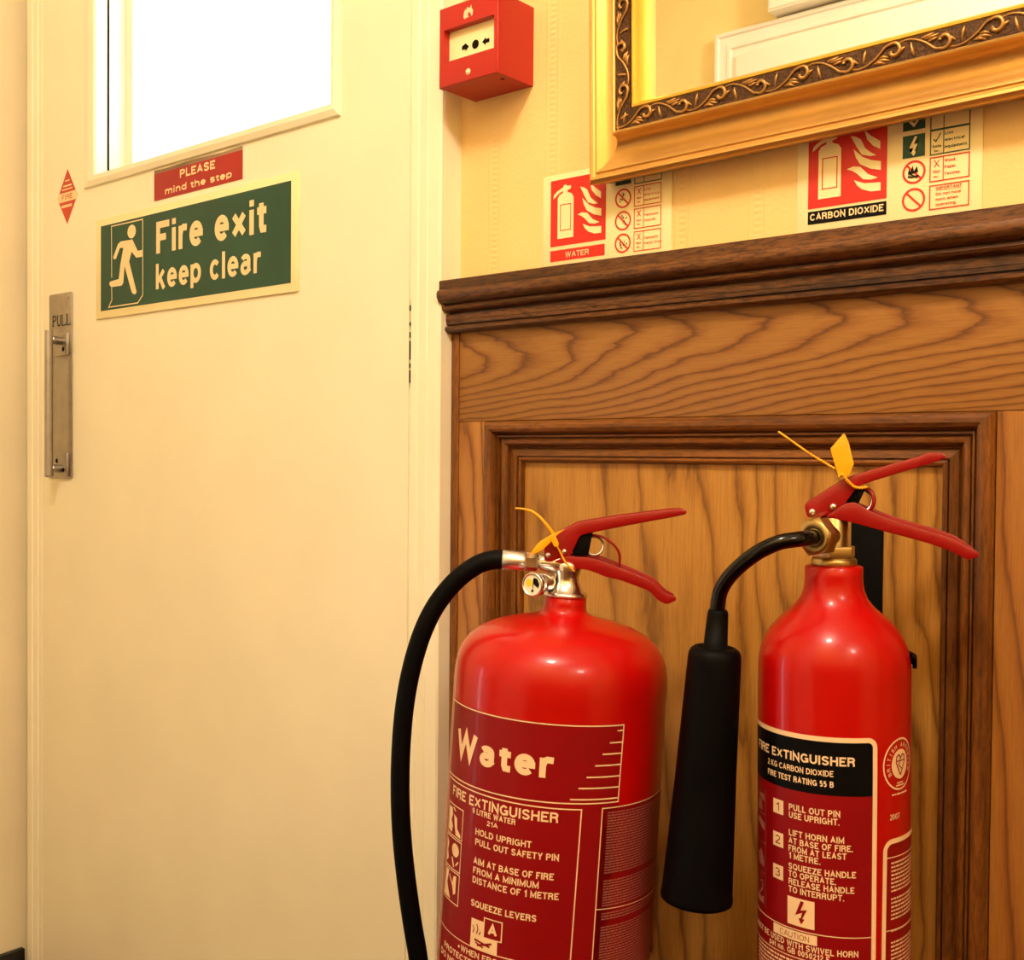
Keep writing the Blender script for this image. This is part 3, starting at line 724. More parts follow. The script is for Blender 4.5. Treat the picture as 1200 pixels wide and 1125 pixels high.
def id_sign(x0, label, kind):
    s = board('extinguisher_sign', x0, 1.197, .157, .0965, YB, .0014, M['sign_cream'], label, 'sign')
    stick(Print().rect(10.4, 80.3, 22.5, 90.6), 'red_panel', M['red_print'], s, .0017)
    p = Print().poly([(a, b_ + 2) for a, b_ in EXT])
    for f in FL: p.poly([(a, b_ + 2) for a, b_ in f])
    stick(p, 'extinguisher_and_flames_pictogram', M['sign_cream'], s, .0020)
    stick(Print().line([(23.6, 38.1), (36.8, 38.1), (36.8, 64.3), (23.6, 64.3)], .9, True), 'pictogram_outline', M['red_print'], s, .0022)
    co2 = kind == 'co2'
    red, green, blk = Print(), Print(), Print()
    if co2:
        stick(Print().rect(10.4, 80.3, 9.0, 20.2), 'name_bar', M['black_print'], s, .0017)
        stick(Print().text('CARBON DIOXIDE', 12.6, 12.2, 5.9, 78.0, .19), 'lettering', M['pale_print'], s, .0020)
        green.rect(93.3, 111.6, 52.6, 71.0).rect(93.3, 111.6, 74.9, 93)
        wh = Print().poly([(103.2, 69.4), (98.8, 60.2), (102.2, 60.4), (100.9, 56.8), (99.6, 57.0), (102.6, 53.6), (104.6, 57.0), (103.2, 56.9), (105.8, 63.6), (102.6, 63.2), (105.4, 69.4)])
        wh.poly([(98, 82), (102.5, 77), (108, 84), (106, 84.5), (102.7, 80.2), (100, 83)])
        for zc_ in (40.5, 17.9):
            red.ring(102.9, zc_, 8.7, 1.7)
            red.line([(97.0, zc_ + 6.0), (108.8, zc_ - 6.0)], 1.6)
        blk.line([(98, 37.5), (101, 36.5), (107, 37)], 1.2).line([(100, 39), (106, 35.5)], 1.0).poly([(98, 39), (99, 44), (100, 41), (102, 46), (103, 41), (105.5, 45), (106.5, 40)])
        for a, b_ in ((72.1, 90.0), (52.0, 71.4)): green.line([(116.1, a), (146.9, a), (146.9, b_), (116.1, b_)], .9, True).line([(126.6, a), (126.6, b_)], .7)
        red.line([(116.1, 30.4), (146.9, 30.4), (146.9, 49.6), (116.1, 49.6)], .9, True).line([(126.6, 30.4), (126.6, 49.6)], .7)
        red.line([(116.1, 7.9), (146.9, 7.9), (146.9, 26.9), (116.1, 26.9)], .9, True)
        green.line([(118.6, 64.5), (120.4, 62.3), (124.2, 68.6)], .9).text('Safe', 117.6, 57.4, 2.3, 124.6).text('for:', 118.9, 53.8, 2.0, 123.0)
        green.text('Live', 127.6, 66.6, 2.5, 134).text('electrical', 127.6, 61.4, 2.5, 143).text('equipment.', 127.6, 55.8, 2.5, 145.6)
        red.line([(119.2, 47.4), (123.4, 41.6)], .7).line([(123.4, 47.4), (119.2, 41.6)], .7).text('Not', 118.6, 37.0, 2.4, 124.0).text('for:', 118.9, 33.0, 2.0, 123.0)
        red.text('Wood,', 127.6, 44.8, 2.4, 136.5).text('Paper,', 127.6, 39.6, 2.4, 137).text('Textiles.', 127.6, 34.2, 2.4, 140.5)
        red.text('IMPORTANT', 121, 23.2, 2.4, 141.5, .2).rect(121, 141.5, 22.4, 22.7).text('Do not hold', 121, 18.6, 2.3, 140.5).text('horn when', 121, 14.4, 2.3, 138.5).text('operating.', 121, 10.2, 2.3, 137.5)
        stick(green, 'safe_uses_print', M['sign_green'], s, .0017); stick(wh, 'spark_symbol', M['sign_cream'], s, .0020)
    else:
        stick(Print().rect(10.4, 79.4, 7.0, 18.4), 'name_bar', M['red_print'], s, .0017)
        stick(Print().text('WATER', 30.2, 9.8, 5.7, 60.2, .16), 'lettering', M['pale_print'], s, .0020)
        green.rect(91.8, 110.3, 73.6, 92).line([(114.6, 72.4), (145.3, 72.4), (145.3, 90), (114.6, 90)], .9, True).line([(125.2, 72.4), (125.2, 90)], .7)
        for zc_ in (60.3, 38.3, 16.2):
            red.ring(101.1, zc_, 8.7, 1.7); red.line([(95.2, zc_ + 6.0), (107.0, zc_ - 6.0)], 1.6)
        for zc_, k in ((60.3, 0), (38.3, 1), (16.2, 2)):
            rg = random.Random(k + 3)
            for q in range(7):
                a = rg.uniform(0, 2 * PI); r = rg.uniform(2, 5.5)
                blk.line([(101.1 + r * cos(a), zc_ + r * sin(a)), (101.1 + r * cos(a) + rg.uniform(-2, 2), zc_ + r * sin(a) + rg.uniform(.8, 2))], .9)
        for zb, words in ((50.5, ('Live', 'electrical', 'equipment.')), (28.8, ('Flammable', 'liquids.')), (6.6, ('Flammable', 'metal fires.'))):
            red.line([(114.4, zb), (145.0, zb), (145.0, zb + 18.9), (114.4, zb + 18.9)], .8, True).line([(125.2, zb), (125.2, zb + 18.9)], .7)
            red.line([(117.8, zb + 17), (121.8, zb + 11)], .7).line([(121.8, zb + 17), (117.8, zb + 11)], .7).text('Not', 117.2, zb + 6.5, 2.3, 122.4).text('for:', 117.6, zb + 2.8, 1.9, 121.6)
            for k, wd in enumerate(words): red.text(wd, 126.2, zb + (13.6 if len(words) > 2 else 10.6) - 5 * k, 2.4, 126.2 + 1.75 * len(wd), .15)
        stick(green, 'safe_uses_print', M['sign_green'], s, .0017)
    stick(red, 'warning_print', M['red_print'], s, .0018)
    stick(blk, 'hazard_symbol', M['black_print'], s, .0021)
id_sign(-.7253, 'water extinguisher sign with a red WATER bar, tucked under the gilt frame', 'water')
id_sign(-.4397, 'carbon dioxide extinguisher sign with a black CARBON DIOXIDE bar', 'co2')

# ------------------------------------------------------------------ gilt mirror
mr = empty('gilt_mirror', (0, YB - .002, 0)); tag(mr, 'gilt framed wall mirror with a dark band of carved scrolls', 'mirror')
FX0, FX1, FZ0, FZ1 = -.645, .42, 1.268, 2.05
outer = [(.006, 0), (0, -.026), (.001, -.0285), (.0035, -.0305), (.0062, -.0300), (.0075, -.0285), (.0085, -.0285), (.0100, -.0300), (.0115, -.0295), (.0150, -.0265), (.0200, -.0245), (.0262, -.0240), (.0315, -.0260), (.0355, -.0310), (.0374, -.0360), (.0379, -.0415), (.0388, -.0438), (.0402, -.0444), (.0412, -.0434), (.0414, -.0420)]
band = [(.0414, -.0420), (.0450, -.0424), (.0530, -.0430), (.0582, -.0432), (.0588, -.0408)]
slip = [(.0588, -.0408), (.0598, -.0426), (.0618, -.0430), (.0632, -.0410), (.0642, -.0392), (.0668, -.0290), (.0686, -.0252), (.0686, -.0222)]
for nm, pf, mt in (('frame_moulding', outer, M['gold']), ('inner_slip', slip, M['gold_bright'])):
    for k, o in enumerate(framing(nm, pf, FX0, FX1, FZ0, FZ1, 0, (mt, mt), mr, 32)): pass
bands = framing('carved_band', band, FX0, FX1, FZ0, FZ1, 0, (M['bronze'], M['bronze']), mr, 32)
def motif(bm, a, flip, put, first):
    """One running scroll of the carved band: stem, curl and three leaves; a along the band, width 13 mm."""
    W_ = 16.6
    def q(x, b_, h):
        b_ *= 1.24
        return put(a + x, (W_ - b_) if flip else b_, h)
    pts = [q(-19, 2.6, .2), q(-11, 1.2, .7), q(-3, 2.4, 1.0), q(5, 6.0, 1.3), q(11.5, 10.6, 1.6)]
    for k in range(12):
        an = math.radians(125 - k * 26); r = 5.0 - k * .24
        pts.append(q(18.5 + r * 1.25 * cos(an), 7.3 + r * sin(an), 1.7))
    tube(bm, smooth_path(pts, 2), lambda t: (.0007 + .0010 * min(1, t * 1.6) + (.0006 if t > .97 else 0)), 6)
    for x0_, b0, x1_, b1 in ((3, 3.2, 15, 2.0), (6, 5.0, 14, 3.8), (1, 2.2, 11, .9), (-7, 3.2, -4.5, 12.0), (22, 4.2, 27.5, 8.5)):
        tube(bm, smooth_path([q(x0_, b0, .5), q((x0_ + x1_) / 2, (b0 + b1) / 2 + .7, 1.2), q(x1_, b1, .4)], 3), lambda t: .0003 + .0011 * sin(PI * min(.98, max(.02, t))), 5)
def y_band(d): return -.0420 - (d / 16.6) * .0012
lx, lz = FX1 - FX0, FZ1 - FZ0
for side, o in enumerate(bands):
    L = (lx if side % 2 == 0 else lz) - 2 * .050
    n = round(L / .039); bm = bmesh.new()
    for k in range(n):
        def put(a, b_, h, side=side):
            a = .050 + a / 1000; d = .0418 + b_ / 1000; y = y_band(b_) - h / 1000 + .0004
            if side == 2: return Vector((FX0 + a, y, FZ0 + d))
            if side == 0: return Vector((FX0 + a, y, FZ1 - d))
            if side == 3: return Vector((FX0 + d, y, FZ0 + a))
            return Vector((FX1 - d, y, FZ0 + a))
        motif(bm, 8 + k * L / n * 1000, k % 2 == 1, put, k == 0)
    obj('scroll_carving', bm, M['scroll'], o, 60)
box('mirror_glass', FX0 + .064, FX1 - .064, -.0235, -.0215, FZ0 + .064, FZ1 - .064, M['mirror'], mr)
box('backing_board', FX0 + .008, FX1 - .008, -.018, 0, FZ0 + .008, FZ1 - .008, M['black_steel'], mr)
tilt = Matrix.Rotation(math.radians(-.95), 4, 'Y')                   # it hangs slightly askew, its right end higher
corner = Vector((FX0, 0, FZ0))
mr.matrix_world = Matrix.Translation(Vector((0, YB - .002, 0)) + corner - tilt @ corner) @ tilt

# ------------------------------------------------------------------ fire extinguishers
def stand(name, base, rotz, lean, label):
    r = empty(name, base)
    r.rotation_euler = (Matrix.Rotation(rotz, 4, 'Z') @ Matrix.Rotation(lean, 4, 'Y')).to_euler()
    return tag(r, label, 'fire extinguisher', 'fire extinguishers against the panelling')
def lever(out, n_top, k0, k1, root):
    """Squeeze lever pressed from sheet: two cheeks and a floor, open above; the near cheek is cut lower between k0 and k1."""
    bm = plate_poly(bmesh.new(), rounded(out, .003), .0080, .0105, .0008)
    low = [(x, z - (.0026 if k0 <= i <= k1 else 0)) for i, (x, z) in enumerate(out)]
    plate_poly(bm, rounded(low, .003), -.0105, -.0080, .0008)
    top, bot = out[:n_top], out[:n_top - 1:-1]
    mid = [(x, z - .0034) for x, z in top[1:]]
    plate_poly(bm, rounded([out[0]] + mid + [(x, z) for x, z in out[n_top:]], .002), -.0082, .0082, .0)
    return obj('squeeze_lever', bm, M['red_lever'], root, 35)
mm = lambda pts: [(x / 1000, z / 1000) for x, z in pts]
def near(x, z, y, dist, eye):
    """A point drawn on the axis plane, moved y metres towards (negative) or away from the viewer's side at its true size."""
    k = 1 + y / dist
    return (x / 1000 * k, y, eye + (z / 1000 - eye) * k)

# ---- 9 litre water extinguisher
WR = .090
wx = stand('water_extinguisher', (-.5895, -.1686, .36), .6488, .0533, 'larger red water extinguisher with a pressure gauge and long black hose')
body = [(0, 0), (.070, 0), (.080, .004), (.088, .014), (.090, .030), (.090, .452), (.0896, .461), (.0880, .471), (.0850, .479), (.0800, .4865), (.0720, .4935), (.0600, .4995), (.0460, .5035), (.0340, .506), (.0250, .5085), (.0200, .511), (.0183, .514), (.0178, .518), (.0178, .5235), (.0170, .5242), (0, .5242)]
obj('cylinder', lathe(bmesh.new(), body, 128), M['red_body'], wx, 50)
# printed label
Print().rect(-117, 54, 0, 437).bent('label_sheet', M['label_red'], wx, WR, .0002)
Print().rect(39, 150, 0, 372).bent('label_sheet', M['label_red'], wx, WR, .0002)
p = Print().line([(-117, 435.8), (54.2, 436.3), (53.2, 376.1), (-117, 375.6)], 1.0)
for x0_, x1_, z in ((48.4, 54, 432.1), (42.2, 53.8, 422.9), (36.5, 53.8, 414.2), (30.8, 53.6, 405.4), (24.5, 53.5, 396.5), (18.6, 53.4, 387.9), (12.6, 53.3, 379.2)):
    p.line([(x0_, z), (x1_, z)], 1.1)
p.line([(-112, 372.6), (22.2, 371.4), (20.0, 180)], 1.0)
p.line([(-114, 475), (-114, 10)], .7)
p.line([(38.5, 190), (39.4, 371.8), (150, 373)], .9).line([(38.6, 292.5), (150, 289)], .7)
p.line([(-116, 250.6), (20.5, 250.0)], .8)
p.bent('border_print', M['cream_print'], wx, WR, .0004)
p = Print().text('Water', -99.5, 394.6, 21.5, -1.7, .235)
p.bent('title_lettering', M['cream_print'], wx, WR, .0004)
p = Print()
for body_, x0_, x1_, z, cap in (('FIRE EXTINGUISHER', -102.4, 4.8, 360.6, 8.0), ('9 LITRE WATER', -70.0, -28.6, 355.0, 4.5), ('21A', -53.9, -43.5, 349.0, 4.0), ('HOLD UPRIGHT', -65.1, -14.7, 339.2, 5.2), ('PULL OUT SAFETY PIN', -64.6, 6.9, 331.2, 5.2),
        ('AIM AT BASE OF FIRE', -65.2, 3.9, 316.0, 5.3), ('FROM A MINIMUM', -65.1, -7.2, 308.5, 5.3), ('DISTANCE OF 1 METRE', -65.1, 8.7, 300.9, 5.3), ('SQUEEZE LEVERS', -65.1, -7.4, 282.5, 5.3),
        ('WHEN FROST', -74.3, -26.9, 242.5, 5.0), ('PROTECTED', -101.1, -55.4, 235.0, 5.0), ('DO NOT', -108, -76, 227.3, 5.0)):
    p.text(body_, x0_, z, cap, x1_, .19)
p.disc(-76.8, 245, 1.1)
p.bent('instruction_lettering', M['cream_print'], wx, WR, .0004)['kind'] = 'stuff'
p = Print().poly([(-63.5, 250.6), (-37.4, 250.6), (-37.6, 261.6), (-50.1, 261.4), (-50.4, 273.4), (-63.5, 273.2)])
p.bent('class_a_square', M['cream_print'], wx, WR, .0005)
p = Print().line([(-50.4, 261.4), (-34.3, 261.7), (-34.3, 277.0), (-50.4, 277.0)], .9, True).text('A', -46.6, 264.4, 9.2, -38.2, .22)
p.bent('class_letter', M['cream_print'], wx, WR, .0006)
p = Print().line([(-59, 257.5), (-44, 255.3)], 1.6).line([(-56, 253.4), (-42.5, 258.2)], 1.6).line([(-58, 255.5), (-50, 253)], 1.2).line([(-61, 262), (-60, 265), (-61.2, 268)], .9).line([(-57.5, 262), (-56, 266), (-57.5, 270)], .9).line([(-54.5, 262), (-53.4, 265)], .9)
p.bent('flame_symbol', M['label_red'], wx, WR, .0007)
p = Print()
for z0_, z1_ in ((328.2, 353.0), (302.0, 326.4), (275.4, 300.2)): p.line([(-110, z0_), (-81.9, z0_), (-81.9, z1_), (-110, z1_)], .9, True)
p.poly([(-108, 350), (-101, 350), (-99, 345), (-102, 340), (-98, 336), (-100, 330), (-108, 331)]).poly([(-97, 346), (-91, 344), (-90, 336), (-84, 332), (-84, 329.5), (-92, 330), (-95, 338)]).line([(-99, 351), (-94, 349)], 1.5)
p.disc(-91, 318, 6.2, 5.4).line([(-96, 311), (-92, 304)], 2.2).poly([(-108, 324), (-104, 320), (-106, 314), (-103, 308), (-108, 304)]).line([(-89, 306), (-85, 310)], 1.5)
p.poly([(-109, 277), (-95, 277), (-103, 288), (-100, 299), (-107, 299)]).poly([(-91, 297), (-86.5, 298), (-86.5, 284), (-90, 282), (-93, 290)]).line([(-99, 296), (-90, 287)], 1.7)
p.bent('instruction_pictograms', M['cream_print'], wx, WR, .0004)
Print().dashes(44.5, 140, 368.5, 190, 2.15, .95, 7, .55, ((316, 320.5), (291, 295), (279, 283.5))).bent('fine_print', M['dim_print'], wx, WR, .0004, 6)['kind'] = 'stuff'

# valve head
v = obj('valve_body', lathe(bmesh.new(), [(0, .5243), (.0183, .5243), (.0186, .5262), (.0176, .5278), (.0150, .529), (.0128, .533), (.0108, .537), (.0104, .5415), (.0118, .546), (.0120, .5515), (.0105, .5545), (0, .5545)], 48), M['chrome'], wx, 40)
bm = bmesh.new(); lathe(bm, [(0, 0), (.0062, 0), (.0066, .004), (.0076, .009), (.0100, .018), (.0100, .022), (0, .022)], 28, axis_mtx((-.0255, 0, .5515), (1, 0, 0)))
obj('outlet', bm, M['chrome'], v, 40)
bm = bmesh.new(); q = hexagon(.0078, PI / 6); plate_poly(bm, q, 0, .0118, .0006)
for u in bm.verts: u.co = Vector((-.0372 + u.co.y, u.co.x, .5515 + u.co.z))
obj('hose_nut', bm, M['chrome'], v, 30)
bm = bmesh.new(); lathe(bm, [(0, 0), (.0078, 0), (.0084, .0006), (.0084, .019), (.0072, .0205), (0, .0205)], 12, axis_mtx((-.0555, 0, .5516), (1, 0, 0)))
obj('hose_ferrule', bm, M['ferrule'], wx, 20)
# pressure gauge, facing left of the viewer
gd = Vector((-.50, -.86, .02)).normalized()
gm = axis_mtx(Vector((-.0282, -.024, .5350)) - gd * .008, gd)
g = obj('pressure_gauge', lathe(bmesh.new(), [(0, 0), (.0085, 0), (.0100, .001), (.0102, .007), (.0096, .0086), (.0086, .0086), (.0084, .0074), (0, .0074)], 40, gm), M['chrome'], wx, 40)
def on_gauge(pr, name, mat, lift):
    for u in pr.bm.verts: u.co = gm @ Vector((-u.co.x / 1000, u.co.y / 1000, .0074 + lift + u.co.z))
    pr._face(gd); return obj(name, pr.bm, mat, g)
up = gm.to_quaternion().inverted() @ Vector((0, 0, 1)); right = gm.to_quaternion().inverted() @ Vector((1, 0, 0))
def dial(pr):                                                        # turn dial drawings so that they stand upright
    a = math.atan2(up.x, up.y)
    for u in pr.bm.verts:
        x, y = u.co.x, u.co.y; u.co.x = x * cos(a) - y * sin(a); u.co.y = x * sin(a) + y * cos(a)
    return pr
on_gauge(Print().disc(0, 0, 8.4), 'dial', M['gauge_face'], .0001)
def dial_pts(pts):
    """Dial drawing: x to the viewer's right, z up."""
    rx = (gm.to_quaternion() @ Vector((1, 0, 0))); ry = (gm.to_quaternion() @ Vector((0, 1, 0)))
    zz = Vector((0, 0, 1)); zz = (zz - gd * zz.dot(gd)).normalized(); xx = zz.cross(gd); xx = -xx if xx.x < 0 else xx
    return [(-(xx * a + zz * b_).dot(rx), (xx * a + zz * b_).dot(ry)) for a, b_ in pts]
circ = lambda x, z, r, n=20: [(x + r * cos(2 * PI * k / n), z + r * sin(2 * PI * k / n)) for k in range(n)]
on_gauge(Print().poly(dial_pts(circ(-3.4, 1.2, 3.3))), 'green_zone', M['yellow_dot'], .0003)
on_gauge(Print().poly(dial_pts([(1.2, .5), (1.0, 6.0), (4.5, 5.0), (6.6, 1.0), (5.8, -2.5), (3.6, -1.2)])).poly(dial_pts([(.4, 5), (1.2, 5), (.9, -4), (.3, -4)])).poly(dial_pts(circ(.4, -5.2, 1.2))), 'needle', M['black_print'], .0004)
bm = bmesh.new(); lathe(bm, [(.0050, -.001), (.0075, .002), (.0078, .010), (.0066, .018), (0, .018)], 24, axis_mtx((-.0125, -.006, .5360), (-.85, -.5, 0)))
obj('gauge_boss', bm, M['chrome'], v, 40)
# levers
LV = .0085
up_w = mm([(-19.8, 553.3), (-20.8, 568.5), (-9.8, 578.6), (6.9, 588.4), (45, 597.0), (83.5, 604.2), (92.8, 605.1), (96.6, 603.4), (95.9, 600.4), (82.5, 596.6), (52, 589), (21.8, 580.9), (9.0, 577.0), (2.8, 561.4), (.3, 554.7), (-14.0, 553.0)])
obj('carry_handle', plate_poly(bmesh.new(), rounded(up_w, .003), -LV, LV, .0012), M['red_lever'], wx, 35)
lo_w = mm([(-12.6, 553.8), (1.5, 559.8), (8, 561.6), (14.3, 562.1), (27.4, 560.1), (53.9, 551.7), (66, 547.5), (74.5, 543.7), (83.7, 535.4), (91.8, 531.5), (92.3, 528.3), (84.4, 524.1), (77.0, 527.2), (69.3, 534.7), (45.9, 541.8), (38, 543.2), (32, 544.0), (25.4, 546.4), (16.6, 549.0), (2.1, 549.5), (-3.9, 552.5)])
lever(lo_w, 10, 2, 8, wx)
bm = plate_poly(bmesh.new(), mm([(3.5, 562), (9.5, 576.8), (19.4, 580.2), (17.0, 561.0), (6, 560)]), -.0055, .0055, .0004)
obj('channel_shade', bm, M['black_steel'], wx, 35)  # black block standing in for the shade inside the handle channel
for x, z in ((-16.6, 558.9), (-3.3, 562.7)):
    bm = bmesh.new(); lathe(bm, [(.0024, -.0095), (.0024, .0091), (.0014, .0102), (0, .0104)], 16, axis_mtx((x / 1000, 0, z / 1000), (0, -1, 0))); obj('rivet', bm, M['chrome'], wx, 50)
bm = bmesh.new(); tube(bm, smooth_path([(.012, .002, .5775), (.0205, -.002, .5776), (.0293, -.003, .5761), (.0383, -.003, .5702), (.0431, -.002, .5626), (.0437, 0, .5520)], 6), .0011, 8)
obj('pin_cord', bm, M['red_lever'], wx, 60)
bm = bmesh.new(); tube(bm, [(.0215 + .0075 * cos(a), .001 + .004 * sin(a), .5685 + .0075 * sin(a)) for a in [k * 2 * PI / 24 for k in range(25)]], .0010, 8, cap=False)
obj('safety_pin_ring', bm, M['steel'], wx, 60)
# yellow tamper seal
ts = empty('tamper_seal'); ts.parent = wx; ts['label'] = 'yellow plastic tamper seal'
bm = bmesh.new(); tube(bm, smooth_path([(-.0465, -.016, .5968), (-.0392, -.016, .5965), (-.0326, -.016, .5951), (-.0266, -.016, .5915), (-.0220, -.016, .5872), (-.0157, -.015, .5802), (-.0135, -.014, .5768)], 4), lambda t: .0008 + .0008 * t, 8)
obj('strap_tail', bm, M['yellow_plastic'], ts, 60)
leaf = mm([(-32.0, 558.2), (-27.5, 566.5), (-24.0, 570.8), (-14.1, 577.6), (-3.6, 582.5), (-10.5, 576.6), (-15.5, 570.2), (-21.0, 564.2), (-26.5, 560.8)])
obj('flag', plate_poly(bmesh.new(), rounded(leaf, .002), -.0168, -.0154, .0004), M['yellow_plastic'], ts, 40)
obj('clasp', plate_poly(bmesh.new(), rounded(mm([(-16.5, 574.5), (-12.6, 577.8), (-8.2, 569.8), (-8.8, 566.6), (-12.0, 566.8)]), .001), -.0172, -.0128, .0008), M['yellow_plastic'], ts, 40)
bm = bmesh.new(); tube(bm, smooth_path([(-.0102, -.0140, .5680), (-.0066, -.0118, .5622), (-.0026, -.0120, .5552), (.0036, -.0122, .5491), (.0060, -.0108, .5470)], 4), .0008, 8)
obj('tie', bm, M['yellow_plastic'], ts, 60)
# hose and nozzle
hp = [(-.0556, 0, .5517), (-.0580, 0, .5516), (-.0660, 0, .5503), (-.0775, 0, .5452), (-.0934, 0, .5317), (-.1089, 0, .5103), (-.1198, 0, .4848), (-.1274, 0, .4527), (-.1313, 0, .4194), (-.1321, 0, .3826), (-.1306, 0, .3459), (-.1269, 0, .3093), (-.1210, 0, .2728), (-.1137, 0, .2364), (-.1062, 0, .2036), (-.1010, 0, .170), (-.0995, 0, .130), (-.0995, 0, .095)]
bm = bmesh.new(); tube(bm, smooth_path(hp, 6), .0082, 24)
obj('hose', bm, M['black_rubber'], wx, 60)
bm = bmesh.new(); lathe(bm, [(0, .028), (.0045, .028), (.0055, .030), (.0085, .085), (.0092, .087), (.0092, .098), (0, .098)], 24, Matrix.Translation((-.0995, 0, 0)))
obj('nozzle', bm, M['black_plastic'], wx, 40)
bm = bmesh.new(); lathe(bm, [(.0905, .125), (.0915, .125), (.0915, .137), (.0905, .137)], 96); lathe(bm, [(.0082, .125), (.0094, .125), (.0094, .137), (.0082, .137)], 24, Matrix.Translation((-.0995, 0, 0)))
obj('hose_clip', bm, M['black_plastic'], wx, 40)

# ---- 2 kg carbon dioxide extinguisher
CR, CD, EYE = .0565, .8834, .60
cx_ = stand('carbon_dioxide_extinguisher', (-.3507, -.0891, .40), .4142, -.0108, 'slimmer red carbon dioxide extinguisher with a black label band and discharge horn')
body = [(0, 0), (.045, 0), (.053, .004), (.0565, .014), (.0565, .442), (.0560, .450), (.0542, .458), (.0512, .4655), (.0470, .472), (.0415, .4785), (.0350, .4845), (.0295, .4895), (.0252, .495), (.0228, .501), (.0218, .507), (.0216, .512), (.0216, .5192), (.0205, .5202), (0, .5202)]
obj('cylinder', lathe(bmesh.new(), body, 112), M['red_body'], cx_, 50)
Print().rect(-86, 29, 20, 359.5).bent('label_sheet', M['label_red'], cx_, CR, .0002)
Print().rect(38, 84, 20, 322).bent('label_sheet', M['label_red'], cx_, CR, .0002)
Print().rect(-87, 28.6, 359.2, 398.5).bent('black_band', M['black_print'], cx_, CR, .0003)
def arc(x, z, r, a0, a1, n=6): return [(x + r * cos(math.radians(a0 + (a1 - a0) * k / n)), z + r * sin(math.radians(a0 + (a1 - a0) * k / n))) for k in range(n + 1)]
p = Print().line([(-87, 399.6)] + arc(24.6, 394.0, 5.6, 90, 0) + [(30.2, 367), (29.4, 240), (29.2, 60)], 3.6)
p.line([(84, 324.4), (50.0, 324.4)] + arc(46.0, 317.4, 7.0, 90, 180) + [(38.7, 300), (37.8, 240), (37.6, 60)], 3.6)
p.line([(-86, 256.6), (27.5, 257.3)], .7).line([(-86, 236.0), (27.5, 236.6)], .7).line([(40.8, 312.8), (82, 312.2)], .7).line([(40.2, 259.8), (82, 259)], .7)
p.bent('border_print', M['cream_print'], cx_, CR, .0005)
p = Print()
for body_, x0_, x1_, z, cap, bo in (('FIRE EXTINGUISHER', -72.0, 15.3, 380.9, 6.6, .20), ('2 KG CARBON DIOXIDE', -54.8, .3, 372.8, 4.4, .17), ('FIRE TEST RATING 55 B', -54.7, .5, 365.1, 4.4, .19), ('PULL OUT PIN', -32.6, 5.0, 344.0, 4.7, .18), ('USE UPRIGHT.', -32.6, 4.5, 338.2, 4.7, .18),
        ('LIFT HORN AIM', -32.6, 7.8, 325.2, 4.6, .18), ('AT BASE OF FIRE.', -32.8, 13.8, 319.4, 4.6, .18), ('FROM AT LEAST', -32.8, 9.4, 313.7, 4.6, .18), ('1 METRE.', -32.5, -8.5, 308.3, 4.6, .18),
        ('SQUEEZE HANDLE', -32.8, 16.1, 300.5, 4.6, .18), ('TO OPERATE.', -32.8, 2.4, 295.0, 4.6, .18), ('RELEASE HANDLE', -32.7, 15.0, 289.3, 4.6, .18), ('TO INTERRUPT.', -32.7, 7.9, 283.6, 4.6, .18),
        ('MUST BE USED WITH SWIVEL HORN', -76.0, 18.0, 243.2, 4.5, .17), ('pat no. GB 0050212 F', -52.0, -1.8, 238.3, 4.3, .17), ('2007', 43.4, 53.9, 340.0, 4.2, .15)):
    p.text(body_, x0_, z, cap, x1_, bo)
p.dashes(-72, 5, 234.0, 200, 3.0, 1.5, 3, .8)
p.bent('instruction_lettering', M['cream_print'], cx_, CR, .0005)['kind'] = 'stuff'
p = Print()
for z in (338.4, 313.9, 289.6): p.rect(-48.0, -37.6, z, z + 10.6)
p.rect(-33.6, -12.6, 259.9, 280.4).rect(-47.4, -10.8, 248.6, 255.8)
p.bent('pale_squares', M['cream_print'], cx_, CR, .0005)
p = Print()
for z, ch in ((338.4, '1'), (313.9, '2'), (289.6, '3')): p.text(ch, -44.6 if ch == '1' else -45.4, z + 2.2, 6.3, -41.6 if ch == '1' else -40.4, .13)
p.poly([(-22.8, 279.1), (-20.4, 278.8), (-22.8, 272.2), (-18.0, 273.4), (-21.6, 266.2), (-19.8, 266.1), (-22.4, 262.0), (-24.4, 266.0), (-22.8, 266.5), (-21.6, 270.8), (-27.1, 267.8)])
p.text('CAUTION', -40.4, 250.1, 4.2, -16.5, .10)
p.bent('dark_symbols', M['label_red'], cx_, CR, .0007)
p = Print().ring(54.8, 379.6, 17.4, 1.3, 18.4).disc(54.8, 379.6, 9.8, 10.8)
for k, ch in enumerate('BRITISH APPROVED'):
    if ch == ' ': continue
    an = math.radians(208 - k * 15.5)
    p.text(ch, 54.8 + 13.0 * cos(an) - 1.2, 379.6 + 13.8 * sin(an) - 1.5, 3.2, 54.8 + 13.0 * cos(an) + 1.2, .15, rot=(54.8 + 13.0 * cos(an), 379.6 + 13.8 * sin(an), an - PI / 2))
p.rect(50, 60, 363.6, 364.6).rect(51, 58.5, 365.5, 366.4).dashes(45.5, 66, 358.6, 356.9, 3, 1.2, 9, .4)
p.bent('approval_mark', M['cream_print'], cx_, CR, .0004)
p = Print().line([(54.8, 371.5), (49.6, 381), (50.2, 385.5), (52.6, 386.6), (54.8, 384.2), (57.0, 386.6), (59.4, 385.5), (60, 381), (54.8, 371.5)], .9).line([(49.8, 382), (59.8, 382)], .8).line([(54.8, 384), (52.5, 379), (56.5, 376)], .8)
p.bent('kite_symbol', M['label_red'], cx_, CR, .0007)
Print().dashes(45, 80, 309, 200, 2.9, 1.25, 11, .6, ((283, 287), (261, 266), (252, 257))).bent('fine_print', M['cream_print'], cx_, CR, .0004, 6)['kind'] = 'stuff'
